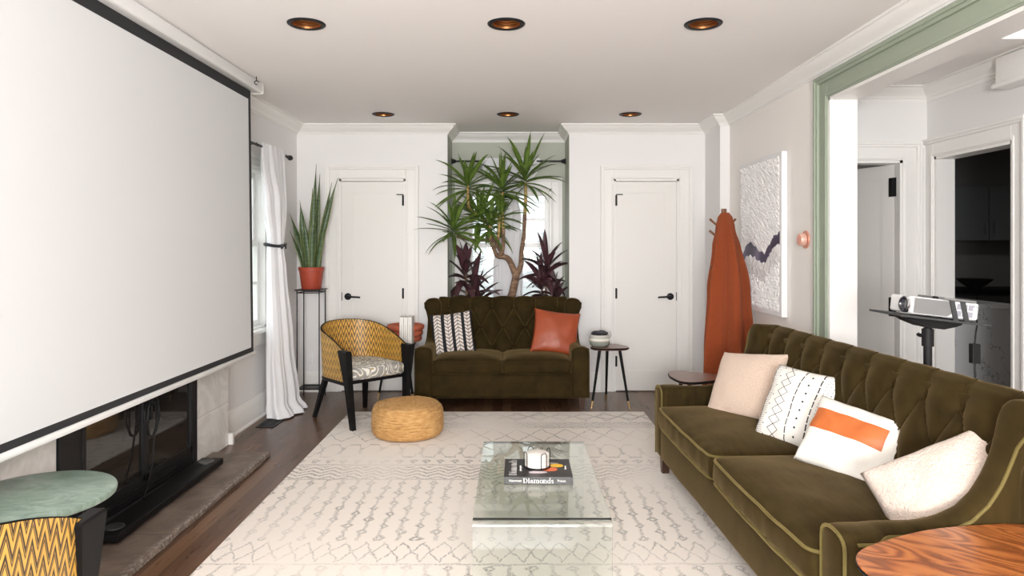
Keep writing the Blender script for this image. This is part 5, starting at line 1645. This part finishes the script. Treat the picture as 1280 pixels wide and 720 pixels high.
for i in range(3):
    for j in range(2): b.box(.06 + i * .032, .087 + i * .032, -.1165, -.113, .022 + j * .038, .053 + j * .038)
b.xform(pm); plabel(b.build('vent_grille', P('vent_grey', (.33, .32, .36), .6), t, smooth=False), 'grey vent panels')
b = MB(); b.box(.15, .16, -.1165, -.113, .083, .087); b.box(.166, .176, -.1165, -.113, .083, .087); b.xform(pm); b.build('port_slot', M['black_matte'], t, smooth=False)
b = MB(); b.lathe([(.0, .004), (.02, .002), (.026, .006), (.034, .012), (.036, .02), (.040, .022), (.042, .010), (.043, -.01)], 32)
b.xform(pm @ Matrix.Translation((-.185, -.055, .057)) @ Matrix.Rotation(R(-90), 4, 'Y')); b.build('lens', M['lens'], t)
b = MB(); b.lathe([(.043, -.008), (.046, -.008), (.046, .018), (.042, .020), (.042, .006)], 32); b.xform(pm @ Matrix.Translation((-.183, -.055, .057)) @ Matrix.Rotation(R(-90), 4, 'Y')); b.build('lens_ring', M['chrome'], t)
b = MB(); b.lathe([(0, 0), (.014, 0), (.016, .008), (.013, .014), (0, .015)], 20); b.xform(pm @ Matrix.Translation((-.03, -.06, .105))); b.build('focus_knob', M['black_matte'], t)
t = thing('strap_clamp', 'dark grey bracket strapping the projector to the tray', 'bracket', (PX, PY, PZ))
b = MB(); b.box(-.02, .16, -.125, .125, .106, .118, .002); b.xform(pm); b.build('top_plate', M['grey_plastic'], t, smooth=False)
for x in (.045, .105):
    b = MB(); b.prism([(x - .035, .107), (x - .008, .107), (x + .030, -.012), (x + .003, -.012)], 'y', -.126, -.119); b.xform(pm); b.build('strap', M['dark_grey'], t, smooth=False)
    b = MB(); b.prism([(x - .035, .107), (x - .008, .107), (x + .030, -.012), (x + .003, -.012)], 'y', .119, .126); b.xform(pm); b.build('strap', M['dark_grey'], t, smooth=False)
t = thing('power_adapter', 'black power brick hanging on a cord from the projector tray', 'power adapter', (PX + .205, PY, .0))
b = MB(); b.box(-.018, .018, -.014, .014, .88, .965, .003); b.build('brick', M['black_matte'], t, smooth=False)
b = MB(); p, r_ = spl([(-.075, .02, 1.105), (-.01, .01, 1.10), (.010, 0, 1.06), (.004, 0, 1.01), (.0, 0, .965)], [.0035] * 5); b.tube(p, r_, 6)
p, r_ = spl([(.0, 0, .88), (.002, 0, .7), (.02, .04, .35), (.06, .1, .01)], [.004] * 4); b.tube(p, r_, 6); b.build('cord', M['black_matte'], t)

# ------------------------------------------------------------------ lights, world, camera
def area(name, loc, rot, sx, sy, power, col=(1, 1, 1)):
    l = bpy.data.lights.new(name, 'AREA'); l.shape = 'RECTANGLE'; l.size = sx; l.size_y = sy; l.energy = power; l.color = col
    o = bpy.data.objects.new(name, l); C.objects.link(o); o.location = loc; o.rotation_euler = rot
    return o
area('rear_fill', (0, YR + .12, 1.45), (R(90), 0, 0), 3.3, 1.8, 62, (1, .99, .995))
area('ceiling_fill', (.0, -1.75, 1.45), (R(124), 0, 0), 1.2, .9, 255, (1, .99, .995))
area('camera_flash', (.30, -.25, 1.95), (R(84), 0, 0), .30, .30, 4.5, (1, .99, .995))
area('kitchen_fill', (5.0, 5.5, 2.5), (0, 0, 0), .4, .4, 6, (1, .97, .93))
area('hall_fill', (2.55, .2, 1.6), (R(90), 0, 0), .8, 1.6, 1.5, (1, .97, .93))

w = bpy.data.worlds.new('sky'); bpy.context.scene.world = w; w.use_nodes = True
bg = w.node_tree.nodes['Background']; bg.inputs[0].default_value = (.92, .96, 1, 1); bg.inputs[1].default_value = 3.0

cam = bpy.data.cameras.new('camera'); cam.sensor_width = 36; cam.lens = 853.3 / 1280 * 36; cam.shift_x = 0; cam.shift_y = -52 / 1280
co_ = bpy.data.objects.new('camera', cam); C.objects.link(co_); co_.location = (0, 0, 1.39); co_.rotation_euler = (R(90), 0, 0)
cam.clip_start = .02
sc = bpy.context.scene; sc.camera = co_
sc.view_settings.view_transform = 'Standard'; sc.view_settings.look = 'None'; sc.view_settings.gamma = 1; sc.view_settings.use_curve_mapping = False
sc.view_settings.exposure = 0.0
try:
    sc.cycles.use_denoising = True; sc.cycles.max_bounces = 10; sc.cycles.transparent_max_bounces = 12; sc.cycles.diffuse_bounces = 5
except Exception: pass

sc.view_settings.exposure = .10
